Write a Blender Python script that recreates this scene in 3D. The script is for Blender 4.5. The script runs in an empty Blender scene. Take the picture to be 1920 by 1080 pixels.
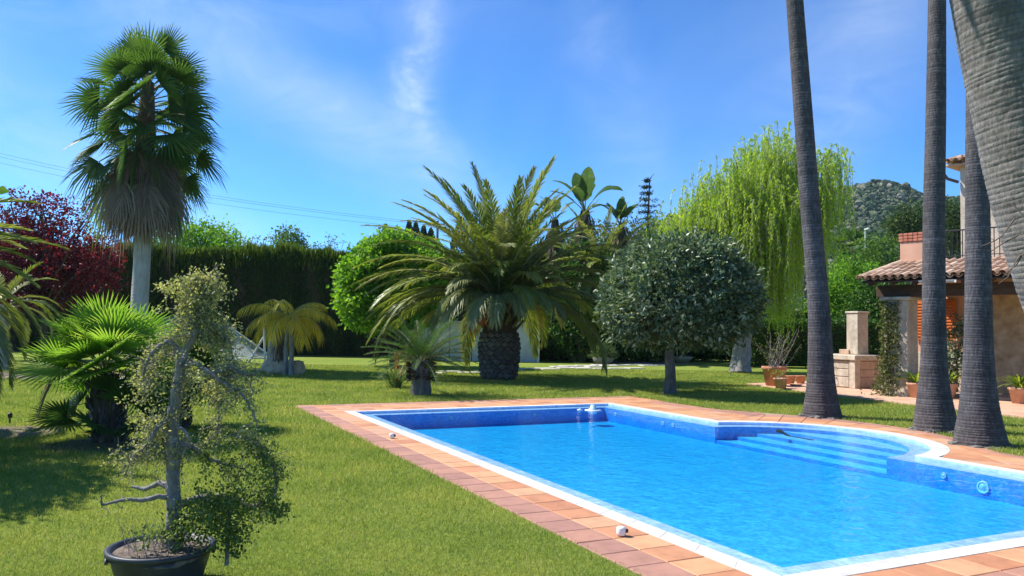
import bpy, bmesh, math, random
import numpy as np
from mathutils import Vector, Matrix

# ------------------------------------------------------------------ camera, sky, sun, exposure
scene = bpy.context.scene
col = scene.collection
F_PX, PITCH, ROLL, CAM_H = 1505.26, math.radians(2.8277), math.radians(0.8769), 1.6
_f = Vector((0, math.cos(PITCH), math.sin(PITCH))); _r0 = Vector((1, 0, 0)); _u0 = _r0.cross(_f)
CAM_R = math.cos(ROLL) * _r0 + math.sin(ROLL) * _u0
CAM_U = -math.sin(ROLL) * _r0 + math.cos(ROLL) * _u0
CAM_F = _f
cam_data = bpy.data.cameras.new("camera"); cam = bpy.data.objects.new("camera", cam_data); col.objects.link(cam)
cam_data.sensor_width = 36.0; cam_data.lens = 36.0 * F_PX / 1920.0
cam_data.clip_start = 0.1; cam_data.clip_end = 6000
m3 = Matrix((CAM_R, CAM_U, -CAM_F)).transposed()
cam.matrix_world = Matrix.Translation((0, 0, CAM_H)) @ m3.to_4x4()
scene.camera = cam

SUN_EL = math.radians(49.0)
SUN_H = Vector((-0.945, 0.327, 0)).normalized()             # horizontal direction towards the sun
SUN_DIR = Vector((SUN_H.x * math.cos(SUN_EL), SUN_H.y * math.cos(SUN_EL), math.sin(SUN_EL)))
world = bpy.data.worlds.new("World"); scene.world = world; world.use_nodes = True
wn = world.node_tree.nodes; wl = world.node_tree.links
for n in list(wn): wn.remove(n)
def WN(t, **kw):
    n = wn.new(t)
    for k, v in kw.items(): setattr(n, k, v)
    return n
w_out = WN("ShaderNodeOutputWorld"); w_bg = WN("ShaderNodeBackground"); w_bg.inputs[1].default_value = 0.112
sky = WN("ShaderNodeTexSky", sky_type="NISHITA", sun_disc=False)
sky.sun_elevation = SUN_EL; sky.sun_rotation = math.atan2(SUN_H.x, SUN_H.y)
sky.altitude = 1800; sky.air_density = 0.9; sky.dust_density = 0.05; sky.ozone_density = 3.0
w_tc = WN("ShaderNodeTexCoord")
def wmath(op, a, b=None):
    n = WN("ShaderNodeMath", operation=op)
    for i, x in enumerate((a, b)):
        if x is None: continue
        if isinstance(x, (int, float)): n.inputs[i].default_value = x
        else: wl.new(x, n.inputs[i])
    return n.outputs[0]
def wdot(v):
    n = WN("ShaderNodeVectorMath", operation="DOT_PRODUCT"); wl.new(w_tc.outputs["Generated"], n.inputs[0]); n.inputs[1].default_value = v
    return n.outputs["Value"]
def ray(px, py):
    return (CAM_R * (px - 960) - CAM_U * (py - 540) + CAM_F * F_PX).normalized()
def wnoise(scale, detail, rough, dist, stretch, rot):
    mp = WN("ShaderNodeMapping"); mp.inputs["Scale"].default_value = stretch; mp.inputs["Rotation"].default_value = rot
    wl.new(w_tc.outputs["Generated"], mp.inputs["Vector"])
    n = WN("ShaderNodeTexNoise"); n.inputs["Scale"].default_value = scale; n.inputs["Detail"].default_value = detail
    n.inputs["Roughness"].default_value = rough; n.inputs["Distortion"].default_value = dist
    wl.new(mp.outputs[0], n.inputs["Vector"]); return n.outputs["Fac"]
fibre = wnoise(8.0, 9, 0.66, 1.0, (1.0, 1.0, 2.0), (0.5, 0.7, 0.2))
soft = wnoise(1.7, 5, 0.55, 0.4, (1.0, 1.0, 1.6), (0.2, 0.5, 0.9))
def streak(a, b, width, strength, power=1.0, margin=0.06):
    """a wisp of high cloud along the great circle from direction a to direction b"""
    n = a.cross(b).normalized(); mid = (a + b).normalized(); half = math.acos(max(-1, min(1, a.dot(b)))) / 2 + margin
    wob = wmath("MULTIPLY", wmath("SUBTRACT", soft, 0.5), 0.16)
    d = wmath("ADD", wdot(n), wob)
    g = wmath("POWER", 2.718, wmath("MULTIPLY", wmath("MULTIPLY", d, d), -1.0 / (width * width)))
    t = n.cross(mid).normalized(); s = wdot(t)
    e = wmath("SUBTRACT", 1.0, wmath("POWER", wmath("MULTIPLY", wmath("ABSOLUTE", s), 1 / half), 3)); 
    m = WN("ShaderNodeClamp"); wl.new(e, m.inputs[0]); e = m.outputs[0]
    front = WN("ShaderNodeClamp"); wl.new(wmath("MULTIPLY", wdot(mid), 4), front.inputs[0])
    f = wmath("MULTIPLY", wmath("POWER", fibre, power), strength * 0.6)
    return wmath("MULTIPLY", wmath("MULTIPLY", g, e), wmath("MULTIPLY", f, front.outputs[0]))
parts = [streak(ray(790, 20), ray(765, 190), 0.026, 1.35, 2.6, 0.04), streak(ray(760, 150), ray(815, 290), 0.026, 1.3, 2.6, 0.04),
         streak(ray(330, 60), ray(860, 360), 0.045, 0.75, 1.2, 0.10), streak(ray(-200, 60), ray(330, 420), 0.06, 0.6, 1.2, 0.2),
         streak(ray(1100, 60), ray(1180, 330), 0.04, 0.5, 1.8, 0.1), streak(ray(1500, 330), ray(1700, 30), 0.06, 0.55, 1.5, 0.2),
         streak(ray(-100, 5), ray(700, 30), 0.03, 0.4, 1.5, 0.2)]
tot = parts[0]
for p in parts[1:]: tot = wmath("ADD", tot, p)
base = WN("ShaderNodeMapRange"); base.inputs[1].default_value = 0.48; base.inputs[2].default_value = 0.8; base.inputs[4].default_value = 0.10
wl.new(soft, base.inputs[0]); tot = wmath("ADD", tot, base.outputs[0])
cl = WN("ShaderNodeClamp"); wl.new(tot, cl.inputs[0]); cl.inputs[2].default_value = 0.85
tint = WN("ShaderNodeMixRGB", blend_type="MULTIPLY"); tint.inputs[0].default_value = 1.0; tint.inputs[2].default_value = (0.39, 0.80, 1.14, 1)
gam = WN("ShaderNodeGamma"); gam.inputs[1].default_value = 1.08; wl.new(sky.outputs[0], gam.inputs[0]); wl.new(gam.outputs[0], tint.inputs[1])
mixc = WN("ShaderNodeMixRGB"); mixc.inputs[2].default_value = (5.6, 6.4, 7.3, 1)
wl.new(cl.outputs[0], mixc.inputs[0]); wl.new(tint.outputs[0], mixc.inputs[1])
wl.new(mixc.outputs[0], w_bg.inputs[0]); wl.new(w_bg.outputs[0], w_out.inputs[0])

sun_data = bpy.data.lights.new("sun", "SUN"); sun_data.energy = 5.0; sun_data.angle = math.radians(0.53); sun_data.color = (1.0, 0.955, 0.88)
sun = bpy.data.objects.new("sun", sun_data); col.objects.link(sun)
sun.rotation_euler = (-SUN_DIR).to_track_quat("-Z", "Y").to_euler()
scene.view_settings.view_transform = "Standard"; scene.view_settings.look = "None"
scene.view_settings.exposure = 0.70; scene.view_settings.gamma = 1.0; scene.view_settings.use_curve_mapping = False
scene.render.engine = "CYCLES"
scene.cycles.max_bounces = 6; scene.cycles.diffuse_bounces = 3; scene.cycles.glossy_bounces = 3; scene.cycles.transmission_bounces = 4
scene.cycles.transparent_max_bounces = 8; scene.cycles.caustics_reflective = False; scene.cycles.caustics_refractive = False
scene.cycles.sample_clamp_indirect = 4.0
try:
    scene.cycles.use_denoising = True
    scene.cycles.denoiser = "OPENIMAGEDENOISE"
except Exception: pass

# ------------------------------------------------------------------ helpers
RNG = np.random.default_rng(7)
def ground(px, py, z=0.0):
    d = ray(px, py); t = (z - CAM_H) / d.z
    return Vector((d.x * t, d.y * t, z))
def at(px, py, dist):
    d = ray(px, py); return Vector((d.x, d.y, d.z)) * (dist / d.y) + Vector((0, 0, CAM_H))
def unit(a):
    return a / np.maximum(np.linalg.norm(a, axis=-1, keepdims=True), 1e-9)

class MB:
    """collects geometry; build() links it as ONE mesh object"""
    def __init__(s): s.V = []; s.Fs = []; s.M = []; s.R = []; s.S = []; s.n = 0
    def add(s, V, F, mi=0, rnd=0.5, sm=False):
        V = np.asarray(V, float).reshape(-1, 3); F = np.asarray(F, int)
        s.S.append(np.full(len(F), sm)); s.V.append(V); s.Fs.append(F + s.n); s.M.append(np.full(len(F), mi) if np.isscalar(mi) else np.asarray(mi))
        s.R.append(np.full(len(V), rnd) if np.isscalar(rnd) else np.asarray(rnd, float)); s.n += len(V); return s
    def tube(s, pts, rad, seg=6, mi=0, rnd=0.5, cap=True, lobes=None):
        P = np.asarray([tuple(p) for p in pts], float); n = len(P); rad = np.broadcast_to(np.asarray(rad, float), (n,))
        T = np.gradient(P, axis=0); T = unit(T)
        ref = np.array([0, 0, 1.0]) if abs(T[:, 2]).mean() < 0.8 else np.array([1.0, 0, 0])
        A = unit(np.cross(T, ref)); B = np.cross(T, A)
        a = np.linspace(0, 2 * np.pi, seg, endpoint=False)
        R = rad[:, None] * (np.ones((1, seg)) if lobes is None else lobes)
        V = P[:, None, :] + R[..., None] * (np.cos(a)[None, :, None] * A[:, None, :] + np.sin(a)[None, :, None] * B[:, None, :])
        V = V.reshape(-1, 3); i = np.arange(n - 1)[:, None] * seg; j = np.arange(seg)[None, :]; k = (j + 1) % seg
        F = np.stack([i + j, i + k, i + seg + k, i + seg + j], -1).reshape(-1, 4)
        s.add(V, F, mi, rnd, True)
        if cap:
            for r0, c in ((0, P[0]), ((n - 1) * seg, P[-1])):
                b = s.n - 0; s.add(np.vstack([V[r0:r0 + seg], c]), np.array([[q, (q + 1) % seg, seg] for q in range(seg)]), mi, rnd)
        return s
    def box(s, c, size, rot=0.0, mi=0, rnd=0.5):
        x, y, z = np.asarray(size, float) / 2; V = np.array([[a, b, d] for d in (-z, z) for b in (-y, y) for a in (-x, x)])
        cs, sn = math.cos(rot), math.sin(rot); V = V @ np.array([[cs, sn, 0], [-sn, cs, 0], [0, 0, 1]]) + np.asarray(tuple(c), float)
        return s.add(V, [[0, 2, 3, 1], [4, 5, 7, 6], [0, 1, 5, 4], [2, 6, 7, 3], [0, 4, 6, 2], [1, 3, 7, 5]], mi, rnd)
    def prism(s, poly, z0, z1, mi=0, rnd=0.5):
        """closed prism over a polygon given anticlockwise as (x, y)"""
        P = np.asarray(poly, float); n = len(P); s.ng = getattr(s, "ng", [])
        V = np.vstack([np.c_[P, np.full(n, z0)], np.c_[P, np.full(n, z1)]]); i = np.arange(n); k = (i + 1) % n
        b = s.n; s.add(V, np.stack([i, k, k + n, i + n], -1), mi, rnd)
        s.ng.append((list(range(b + n, b + 2 * n)), mi)); s.ng.append((list(range(b + n - 1, b - 1, -1)), mi)); return s
    def leaves(s, P, D, L, W, mi=0, rnd=None, fold=0.12, rng=RNG, bias=None, fat=0.45):
        n = len(P); D = unit(D); N = rng.normal(size=(n, 3))
        if bias is not None: N = N * 0.55 + bias
        N = unit(N - (N * D).sum(1, keepdims=True) * D); S = np.cross(D, N)
        L = np.broadcast_to(np.asarray(L, float), (n,))[:, None]; W = np.broadcast_to(np.asarray(W, float), (n,))[:, None]
        V = np.stack([P, P + D * L * fat + S * W / 2 + N * fold * W, P + D * L, P + D * L * fat - S * W / 2 + N * fold * W], 1).reshape(-1, 3)
        i = np.arange(n)[:, None] * 4
        F = np.concatenate([i + np.array([[0, 1, 2]]), i + np.array([[0, 2, 3]])], 0)
        if rnd is None: rnd = rng.random(n)
        return s.add(V, F, mi, np.repeat(rnd, 4))
    def build(s, name, mats, parent=None, origin=None, smooth=False, local=False):
        V = np.vstack(s.V)
        if origin is not None and not local: V = V - np.asarray(tuple(origin), float)
        me = bpy.data.meshes.new(name); ng = getattr(s, "ng", [])
        nl = sum(f.size for f in s.Fs) + sum(len(g[0]) for g in ng); nf = sum(len(f) for f in s.Fs) + len(ng)
        me.vertices.add(len(V)); me.vertices.foreach_set("co", V.astype(np.float32).ravel())
        me.loops.add(nl); me.polygons.add(nf)
        li = np.concatenate([f.ravel() for f in s.Fs] + [np.array(g[0]) for g in ng]).astype(np.int32)
        cnt = np.concatenate([np.full(len(f), f.shape[1]) for f in s.Fs] + [np.array([len(g[0])]) for g in ng])
        me.loops.foreach_set("vertex_index", li)
        me.polygons.foreach_set("loop_start", np.concatenate([[0], np.cumsum(cnt)[:-1]]).astype(np.int32))
        me.polygons.foreach_set("material_index", np.concatenate(s.M + [np.array([g[1]]) for g in ng]).astype(np.int32))
        me.polygons.foreach_set("use_smooth", np.ones(nf, bool) if smooth else np.concatenate(s.S + [np.zeros(len(ng), bool)]).astype(bool))
        at_ = me.attributes.new("rnd", "FLOAT", "POINT"); at_.data.foreach_set("value", np.concatenate(s.R).astype(np.float32))
        me.update(calc_edges=True)
        for m in (mats if isinstance(mats, (list, tuple)) else [mats]): me.materials.append(m)
        o = bpy.data.objects.new(name, me); col.objects.link(o)
        if parent is not None: o.parent = parent
        if origin is not None and parent is None: o.location = tuple(origin)
        return o
def tag(o, label=None, cat=None, group=None, kind=None):
    if label: o["label"] = label
    if cat: o["category"] = cat
    if group: o["group"] = group
    if kind: o["kind"] = kind
    return o
def thing(name, loc, label, cat, group=None, rz=0.0):
    o = bpy.data.objects.new(name, None); col.objects.link(o); o.location = tuple(loc); o.rotation_euler = (0, 0, rz); o.empty_display_size = 0.2
    return tag(o, label, cat, group)
def inst(name, me, parent, loc=(0, 0, 0), rot=(0, 0, 0), sc=1.0):
    o = bpy.data.objects.new(name, me); col.objects.link(o); o.parent = parent; o.location = tuple(loc); o.rotation_euler = rot
    o.scale = (sc, sc, sc) if np.isscalar(sc) else sc; return o

# ------------------------------------------------------------------ materials
def new_mat(name):
    m = bpy.data.materials.new(name); m.use_nodes = True; nt = m.node_tree
    b = nt.nodes["Principled BSDF"]; return m, nt, b
def nd(nt, t, **kw):
    n = nt.nodes.new(t)
    for k, v in kw.items(): setattr(n, k, v)
    return n
def ramp(nt, fac, stops):
    r = nd(nt, "ShaderNodeValToRGB"); e = r.color_ramp.elements
    while len(e) < len(stops): e.new(0.5)
    for i, (p, c) in enumerate(stops): e[i].position = p; e[i].color = (*c, 1)
    nt.links.new(fac, r.inputs[0]); return r.outputs[0]
def noise(nt, scale, detail=4, rough=0.55, vec=None, dist=0.0, stretch=None, coord="Object"):
    tc = nd(nt, "ShaderNodeTexCoord"); v = tc.outputs[coord]
    if stretch:
        mp = nd(nt, "ShaderNodeMapping"); mp.inputs["Scale"].default_value = stretch; nt.links.new(v, mp.inputs[0]); v = mp.outputs[0]
    n = nd(nt, "ShaderNodeTexNoise"); n.inputs["Scale"].default_value = scale; n.inputs["Detail"].default_value = detail
    n.inputs["Roughness"].default_value = rough; n.inputs["Distortion"].default_value = dist
    nt.links.new(v, n.inputs["Vector"]); return n.outputs["Fac"]
def bump(nt, b, h, strength=0.4, dist=0.02):
    n = nd(nt, "ShaderNodeBump"); n.inputs["Strength"].default_value = strength; n.inputs["Distance"].default_value = dist
    nt.links.new(h, n.inputs["Height"]); nt.links.new(n.outputs[0], b.inputs["Normal"])
def mixrgb(nt, fac, a, c, mode="MIX"):
    n = nd(nt, "ShaderNodeMixRGB", blend_type=mode)
    for i, x in enumerate((fac, a, c)):
        if isinstance(x, (int, float)): n.inputs[i].default_value = x
        elif isinstance(x, tuple): n.inputs[i].default_value = (*x, 1)
        else: nt.links.new(x, n.inputs[i])
    return n.outputs[0]
def leaf_mat(name, stops, trans=0.35, rough=0.45, spec=0.35, tcol=(1.15, 1.2, 0.55), patch=0.0, gain=1.3):
    stops = [(p, tuple(min(0.85, x * gain) for x in c)) for p, c in stops]; spec *= 0.55; rough = max(rough, 0.4); trans = min(0.6, trans + 0.08)
    m, nt, b = new_mat(name); a = nd(nt, "ShaderNodeAttribute", attribute_name="rnd")
    c = ramp(nt, a.outputs["Fac"], stops)
    if patch:
        nz = noise(nt, patch, 3); c = mixrgb(nt, 0.85, c, ramp(nt, nz, [(0.28, (0.55, 0.68, 0.55)), (0.5, (1, 1, 1)), (0.72, (1.4, 1.18, 1.25))]), "MULTIPLY")
    nt.links.new(c, b.inputs["Base Color"]); b.inputs["Roughness"].default_value = rough; b.inputs["Specular IOR Level"].default_value = spec
    t = nd(nt, "ShaderNodeBsdfTranslucent"); nt.links.new(mixrgb(nt, 1.0, c, tcol, "MULTIPLY"), t.inputs[0])
    mx = nd(nt, "ShaderNodeMixShader"); mx.inputs[0].default_value = trans
    nt.links.new(b.outputs[0], mx.inputs[1]); nt.links.new(t.outputs[0], mx.inputs[2])
    nt.links.new(mx.outputs[0], nt.nodes["Material Output"].inputs[0]); return m
def rough_mat(name, stops, scale=8, rough=0.85, bs=0.5, bd=0.02, stretch=None, detail=6, bscale=None, spec=0.3, attr=0.0, dist=0.0, blotch=None):
    m, nt, b = new_mat(name); nz = noise(nt, scale, detail, 0.6, stretch=stretch, dist=dist); c = ramp(nt, nz, stops)
    if attr:
        a = nd(nt, "ShaderNodeAttribute", attribute_name="rnd")
        c = mixrgb(nt, attr, c, ramp(nt, a.outputs["Fac"], [(0, (0.45, 0.45, 0.45)), (1, (1.5, 1.5, 1.5))]), "MULTIPLY")
    if blotch:
        bz = noise(nt, blotch[0], 5, 0.6, stretch=blotch[2] if len(blotch) > 2 else None, dist=0.5); c = mixrgb(nt, blotch[1], c, ramp(nt, bz, [(0.3, (0.5, 0.48, 0.46)), (0.5, (1, 1, 1)), (0.72, (1.4, 1.38, 1.34))]), "MULTIPLY")
    nt.links.new(c, b.inputs["Base Color"]); b.inputs["Roughness"].default_value = rough; b.inputs["Specular IOR Level"].default_value = spec
    h = nz if bscale is None else noise(nt, bscale, detail, 0.65, stretch=stretch)
    if bs: bump(nt, b, h, bs, bd)
    return m
def plain(name, c, rough=0.6, metal=0.0, spec=0.4, var=0.12, scale=6):
    return rough_mat(name, [(0.3, tuple(x * (1 - var) for x in c)), (0.7, tuple(min(1, x * (1 + var)) for x in c))], scale, rough, 0.15, 0.005, spec=spec)
def rand_mat(name, stops, rough=0.75, scale=14, bs=0.25, mott=0.5):
    """pieces (tiles, stones): every object takes its own tone"""
    m, nt, b = new_mat(name); oi = nd(nt, "ShaderNodeObjectInfo"); c = ramp(nt, oi.outputs["Random"], stops)
    tc = nd(nt, "ShaderNodeTexCoord"); off = nd(nt, "ShaderNodeVectorMath", operation="MULTIPLY_ADD"); nt.links.new(oi.outputs["Location"], off.inputs[0]); off.inputs[1].default_value = (3.7, 3.1, 2.9); nt.links.new(tc.outputs["Object"], off.inputs[2])
    nn = nd(nt, "ShaderNodeTexNoise"); nn.inputs["Scale"].default_value = scale; nn.inputs["Detail"].default_value = 7; nn.inputs["Roughness"].default_value = 0.68; nt.links.new(off.outputs[0], nn.inputs["Vector"]); nz = nn.outputs["Fac"]
    c = mixrgb(nt, mott, c, ramp(nt, nz, [(0.27, (0.55, 0.54, 0.54)), (0.5, (1, 1, 1)), (0.74, (1.32, 1.28, 1.24))]), "MULTIPLY")
    nt.links.new(c, b.inputs["Base Color"]); b.inputs["Roughness"].default_value = rough; bump(nt, b, nz, bs, 0.01); return m
M = {}
M["lawn"] = None
# palettes
DATE = [(0.0, (0.065, 0.105, 0.02)), (0.5, (0.165, 0.205, 0.042)), (0.85, (0.29, 0.29, 0.08)), (1.0, (0.44, 0.37, 0.13))]
M["date_leaf"] = leaf_mat("date_palm_leaflet", DATE, 0.32, 0.38, 0.5)
M["date_grey"] = leaf_mat("date_palm_leaflet_old", [(0, (0.09, 0.115, 0.04)), (0.6, (0.19, 0.205, 0.08)), (1, (0.36, 0.33, 0.16))], 0.25, 0.4, 0.5)
M["date_rachis"] = rough_mat("palm_rachis", [(0.3, (0.20, 0.20, 0.08)), (0.7, (0.36, 0.33, 0.16))], 5, 0.6, 0)
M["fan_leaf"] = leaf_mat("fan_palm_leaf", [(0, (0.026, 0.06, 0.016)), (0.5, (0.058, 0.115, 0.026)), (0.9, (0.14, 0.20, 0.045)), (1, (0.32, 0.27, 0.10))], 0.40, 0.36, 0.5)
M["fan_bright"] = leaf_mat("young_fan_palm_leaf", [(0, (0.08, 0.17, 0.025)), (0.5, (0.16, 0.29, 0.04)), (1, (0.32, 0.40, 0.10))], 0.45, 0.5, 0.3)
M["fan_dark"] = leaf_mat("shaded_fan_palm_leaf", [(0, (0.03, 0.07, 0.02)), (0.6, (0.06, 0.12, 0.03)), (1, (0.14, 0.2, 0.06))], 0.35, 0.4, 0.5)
M["fan_dead"] = leaf_mat("dead_palm_leaf", [(0, (0.075, 0.056, 0.042)), (0.5, (0.165, 0.125, 0.095)), (1, (0.31, 0.245, 0.185))], 0.2, 0.75, 0.15, (1, 0.95, 0.8))
M["petiole"] = rough_mat("palm_petiole", [(0.3, (0.10, 0.11, 0.035)), (0.7, (0.24, 0.20, 0.08))], 5, 0.6, 0)
M["yellow_leaf"] = leaf_mat("yellow_palm_leaflet", [(0, (0.36, 0.30, 0.05)), (0.45, (0.74, 0.47, 0.045)), (0.8, (0.82, 0.56, 0.08)), (1, (0.66, 0.36, 0.07))], 0.4, 0.5, 0.3, (1.1, 1.0, 0.6))
M["plum"] = leaf_mat("purple_plum_leaf", [(0, (0.028, 0.012, 0.022)), (0.5, (0.075, 0.016, 0.026)), (0.85, (0.16, 0.022, 0.028)), (1, (0.25, 0.11, 0.06))], 0.38, 0.4, 0.5, (1.6, 0.55, 0.55))
M["ficus"] = leaf_mat("glossy_blue_green_leaf", [(0, (0.03, 0.058, 0.026)), (0.45, (0.07, 0.11, 0.05)), (0.75, (0.16, 0.21, 0.12)), (1, (0.46, 0.51, 0.38))], 0.2, 0.32, 1.0)  # palest stop paints leaf highlights into the palette
M["willow"] = leaf_mat("willow_leaf", [(0, (0.19, 0.30, 0.022)), (0.5, (0.32, 0.43, 0.04)), (1, (0.48, 0.56, 0.10))], 0.5, 0.5, 0.3, (1.1, 1.15, 0.5))
M["climber"] = leaf_mat("bright_climber_leaf", [(0, (0.05, 0.13, 0.015)), (0.5, (0.12, 0.25, 0.022)), (1, (0.25, 0.40, 0.05))], 0.42, 0.45, 0.4)
M["bonsai_leaf"] = leaf_mat("small_olive_leaf", [(0, (0.12, 0.14, 0.06)), (0.5, (0.25, 0.255, 0.12)), (0.85, (0.43, 0.40, 0.21)), (1, (0.56, 0.48, 0.30))], 0.35, 0.45, 0.4)
M["bonsai_dark"] = leaf_mat("small_green_leaf", [(0, (0.045, 0.08, 0.02)), (0.6, (0.11, 0.16, 0.04)), (1, (0.30, 0.34, 0.12))], 0.35, 0.4, 0.5)
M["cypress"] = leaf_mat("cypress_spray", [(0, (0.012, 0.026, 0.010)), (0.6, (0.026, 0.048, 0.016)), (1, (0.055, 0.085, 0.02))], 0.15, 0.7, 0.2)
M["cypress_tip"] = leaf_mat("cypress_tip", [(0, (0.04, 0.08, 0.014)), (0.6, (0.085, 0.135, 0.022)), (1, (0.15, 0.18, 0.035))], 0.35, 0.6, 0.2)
M["box_leaf"] = leaf_mat("clipped_hedge_leaf", [(0, (0.022, 0.06, 0.012)), (0.6, (0.045, 0.11, 0.02)), (1, (0.10, 0.2, 0.035))], 0.3, 0.45, 0.4)
M["mid_leaf"] = leaf_mat("mid_green_leaf", [(0, (0.04, 0.085, 0.018)), (0.6, (0.085, 0.155, 0.03)), (1, (0.18, 0.26, 0.06))], 0.35, 0.5, 0.3)
M["olive_leaf"] = leaf_mat("olive_green_leaf", [(0, (0.045, 0.06, 0.02)), (0.6, (0.09, 0.11, 0.04)), (1, (0.19, 0.19, 0.08))], 0.3, 0.5, 0.3)
M["pine_leaf"] = leaf_mat("pine_needles", [(0, (0.022, 0.045, 0.016)), (0.6, (0.05, 0.085, 0.025)), (1, (0.12, 0.15, 0.045))], 0.15, 0.6, 0.2)
M["conifer"] = leaf_mat("blue_conifer_needles", [(0, (0.02, 0.04, 0.03)), (1, (0.06, 0.09, 0.06))], 0.12, 0.6, 0.2)
M["cycad"] = leaf_mat("cycad_leaflet", [(0, (0.02, 0.055, 0.014)), (0.6, (0.045, 0.10, 0.024)), (1, (0.13, 0.19, 0.06))], 0.25, 0.55, 0.3)
M["strel"] = leaf_mat("paddle_leaf", [(0, (0.035, 0.07, 0.03)), (0.6, (0.07, 0.12, 0.05)), (1, (0.13, 0.18, 0.08))], 0.35, 0.35, 0.6)
M["banana"] = leaf_mat("bright_paddle_leaf", [(0, (0.08, 0.15, 0.02)), (0.6, (0.18, 0.27, 0.03)), (1, (0.38, 0.38, 0.06))], 0.4, 0.4, 0.5)
M["strap"] = leaf_mat("strap_leaf", [(0, (0.04, 0.08, 0.03)), (0.6, (0.08, 0.13, 0.05)), (1, (0.2, 0.22, 0.1))], 0.3, 0.4, 0.5)
M["bark_grey"] = rough_mat("grey_bark", [(0.25, (0.13, 0.12, 0.115)), (0.6, (0.30, 0.285, 0.27)), (0.8, (0.45, 0.43, 0.41))], 14, 0.9, 0.8, 0.02, (1, 1, 0.35))
M["bark_pale"] = rough_mat("pale_smooth_bark", [(0.25, (0.10, 0.092, 0.088)), (0.55, (0.22, 0.205, 0.195)), (0.8, (0.38, 0.36, 0.345))], 26, 0.85, 0.9, 0.012, (1, 1, 0.5))
M["bark_brown"] = rough_mat("brown_bark", [(0.3, (0.05, 0.04, 0.03)), (0.7, (0.14, 0.115, 0.09))], 12, 0.9, 0.8, 0.02, (1, 1, 0.3))
M["trunk_ring"] = rough_mat("ringed_palm_trunk", [(0.25, (0.042, 0.037, 0.038)), (0.55, (0.085, 0.076, 0.076)), (0.8, (0.165, 0.15, 0.148))], 9, 0.9, 0.9, 0.015, (3.5, 3.5, 1.0), attr=0.55, blotch=(1.6, 0.75, (1.0, 1.0, 0.45)))
M["trunk_near"] = rough_mat("pale_ringed_palm_trunk", [(0.25, (0.10, 0.09, 0.078)), (0.55, (0.18, 0.163, 0.143)), (0.8, (0.28, 0.26, 0.23))], 16, 0.9, 1.0, 0.012, (2.5, 2.5, 0.9), attr=0.5, blotch=(4.0, 0.5))
M["trunk_smooth"] = rough_mat("smooth_grey_palm_trunk", [(0.3, (0.30, 0.285, 0.265)), (0.7, (0.46, 0.44, 0.41))], 7, 0.9, 0.4, 0.01, (1, 1, 0.4))
M["trunk_scale"] = rough_mat("leaf_base_scales", [(0.3, (0.06, 0.052, 0.045)), (0.6, (0.16, 0.145, 0.13)), (0.8, (0.34, 0.32, 0.30))], 9, 0.9, 0.6, 0.02, attr=0.7)
M["fibre"] = rough_mat("palm_fibre", [(0.3, (0.035, 0.025, 0.018)), (0.7, (0.12, 0.085, 0.055))], 20, 0.95, 0.9, 0.02, (1, 1, 0.2))
M["orange_stalk"] = leaf_mat("orange_fruit_stalk", [(0, (0.45, 0.10, 0.02)), (1, (0.65, 0.22, 0.04))], 0.2, 0.6, 0.3, (1, 0.8, 0.5))
M["soil"] = rough_mat("dry_soil", [(0.3, (0.10, 0.075, 0.055)), (0.7, (0.24, 0.19, 0.145))], 18, 0.95, 1.0, 0.03)
M["rock"] = rough_mat("tan_rock", [(0.25, (0.30, 0.22, 0.13)), (0.6, (0.52, 0.41, 0.28)), (0.8, (0.66, 0.55, 0.41))], 4, 0.9, 0.8, 0.05)
M["stone_cream"] = rough_mat("cream_limestone", [(0.25, (0.40, 0.33, 0.25)), (0.55, (0.55, 0.47, 0.37)), (0.8, (0.66, 0.58, 0.47))], 9, 0.85, 0.35, 0.01, blotch=(2.2, 0.45, (1, 1, 0.4)))
M["stone_pink"] = rough_mat("pinkish_sandstone", [(0.25, (0.40, 0.26, 0.17)), (0.55, (0.52, 0.36, 0.25)), (0.8, (0.60, 0.45, 0.33))], 11, 0.85, 0.35, 0.01, blotch=(2.2, 0.45))
M["rubble"] = rough_mat("sandy_stone_render", [(0.25, (0.30, 0.19, 0.10)), (0.5, (0.46, 0.33, 0.19)), (0.8, (0.62, 0.48, 0.31))], 4.5, 0.9, 0.6, 0.03, detail=8)
M["render_pink"] = rough_mat("pink_wall_render", [(0.3, (0.60, 0.33, 0.215)), (0.7, (0.67, 0.39, 0.27))], 3, 0.9, 0.25, 0.01, blotch=(1.4, 0.3, (1, 1, 0.3)))
M["brick_red"] = rand_mat("red_brick", [(0, (0.40, 0.13, 0.08)), (1, (0.52, 0.20, 0.12))], 0.85)
M["roof_tile"] = rand_mat("weathered_roof_tile", [(0, (0.34, 0.21, 0.14)), (0.5, (0.47, 0.31, 0.21)), (1, (0.60, 0.44, 0.32))], 0.85, 9, 0.4, 0.8)
M["wood_dark"] = rough_mat("dark_timber", [(0.3, (0.05, 0.028, 0.018)), (0.7, (0.12, 0.07, 0.045))], 9, 0.8, 0.4, 0.01, (0.4, 4, 4))
M["shutter"] = plain("orange_shutter_paint", (0.62, 0.155, 0.025), 0.5)
M["iron"] = plain("black_wrought_iron", (0.022, 0.024, 0.024), 0.5)
M["gutter"] = plain("grey_zinc_gutter", (0.38, 0.40, 0.42), 0.4)
M["white_paint"] = plain("white_paint", (0.72, 0.72, 0.70), 0.6)
M["white_sheet"] = rough_mat("grey_white_sheet", [(0.3, (0.38, 0.40, 0.43)), (0.7, (0.50, 0.52, 0.55))], 3, 0.6, 0.1, 0.004, blotch=(1.2, 0.4, (1, 1, 0.25)))
M["terracotta"] = rough_mat("terracotta_pot", [(0.3, (0.38, 0.16, 0.085)), (0.7, (0.52, 0.25, 0.145))], 7, 0.85, 0.3, 0.01)
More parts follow.
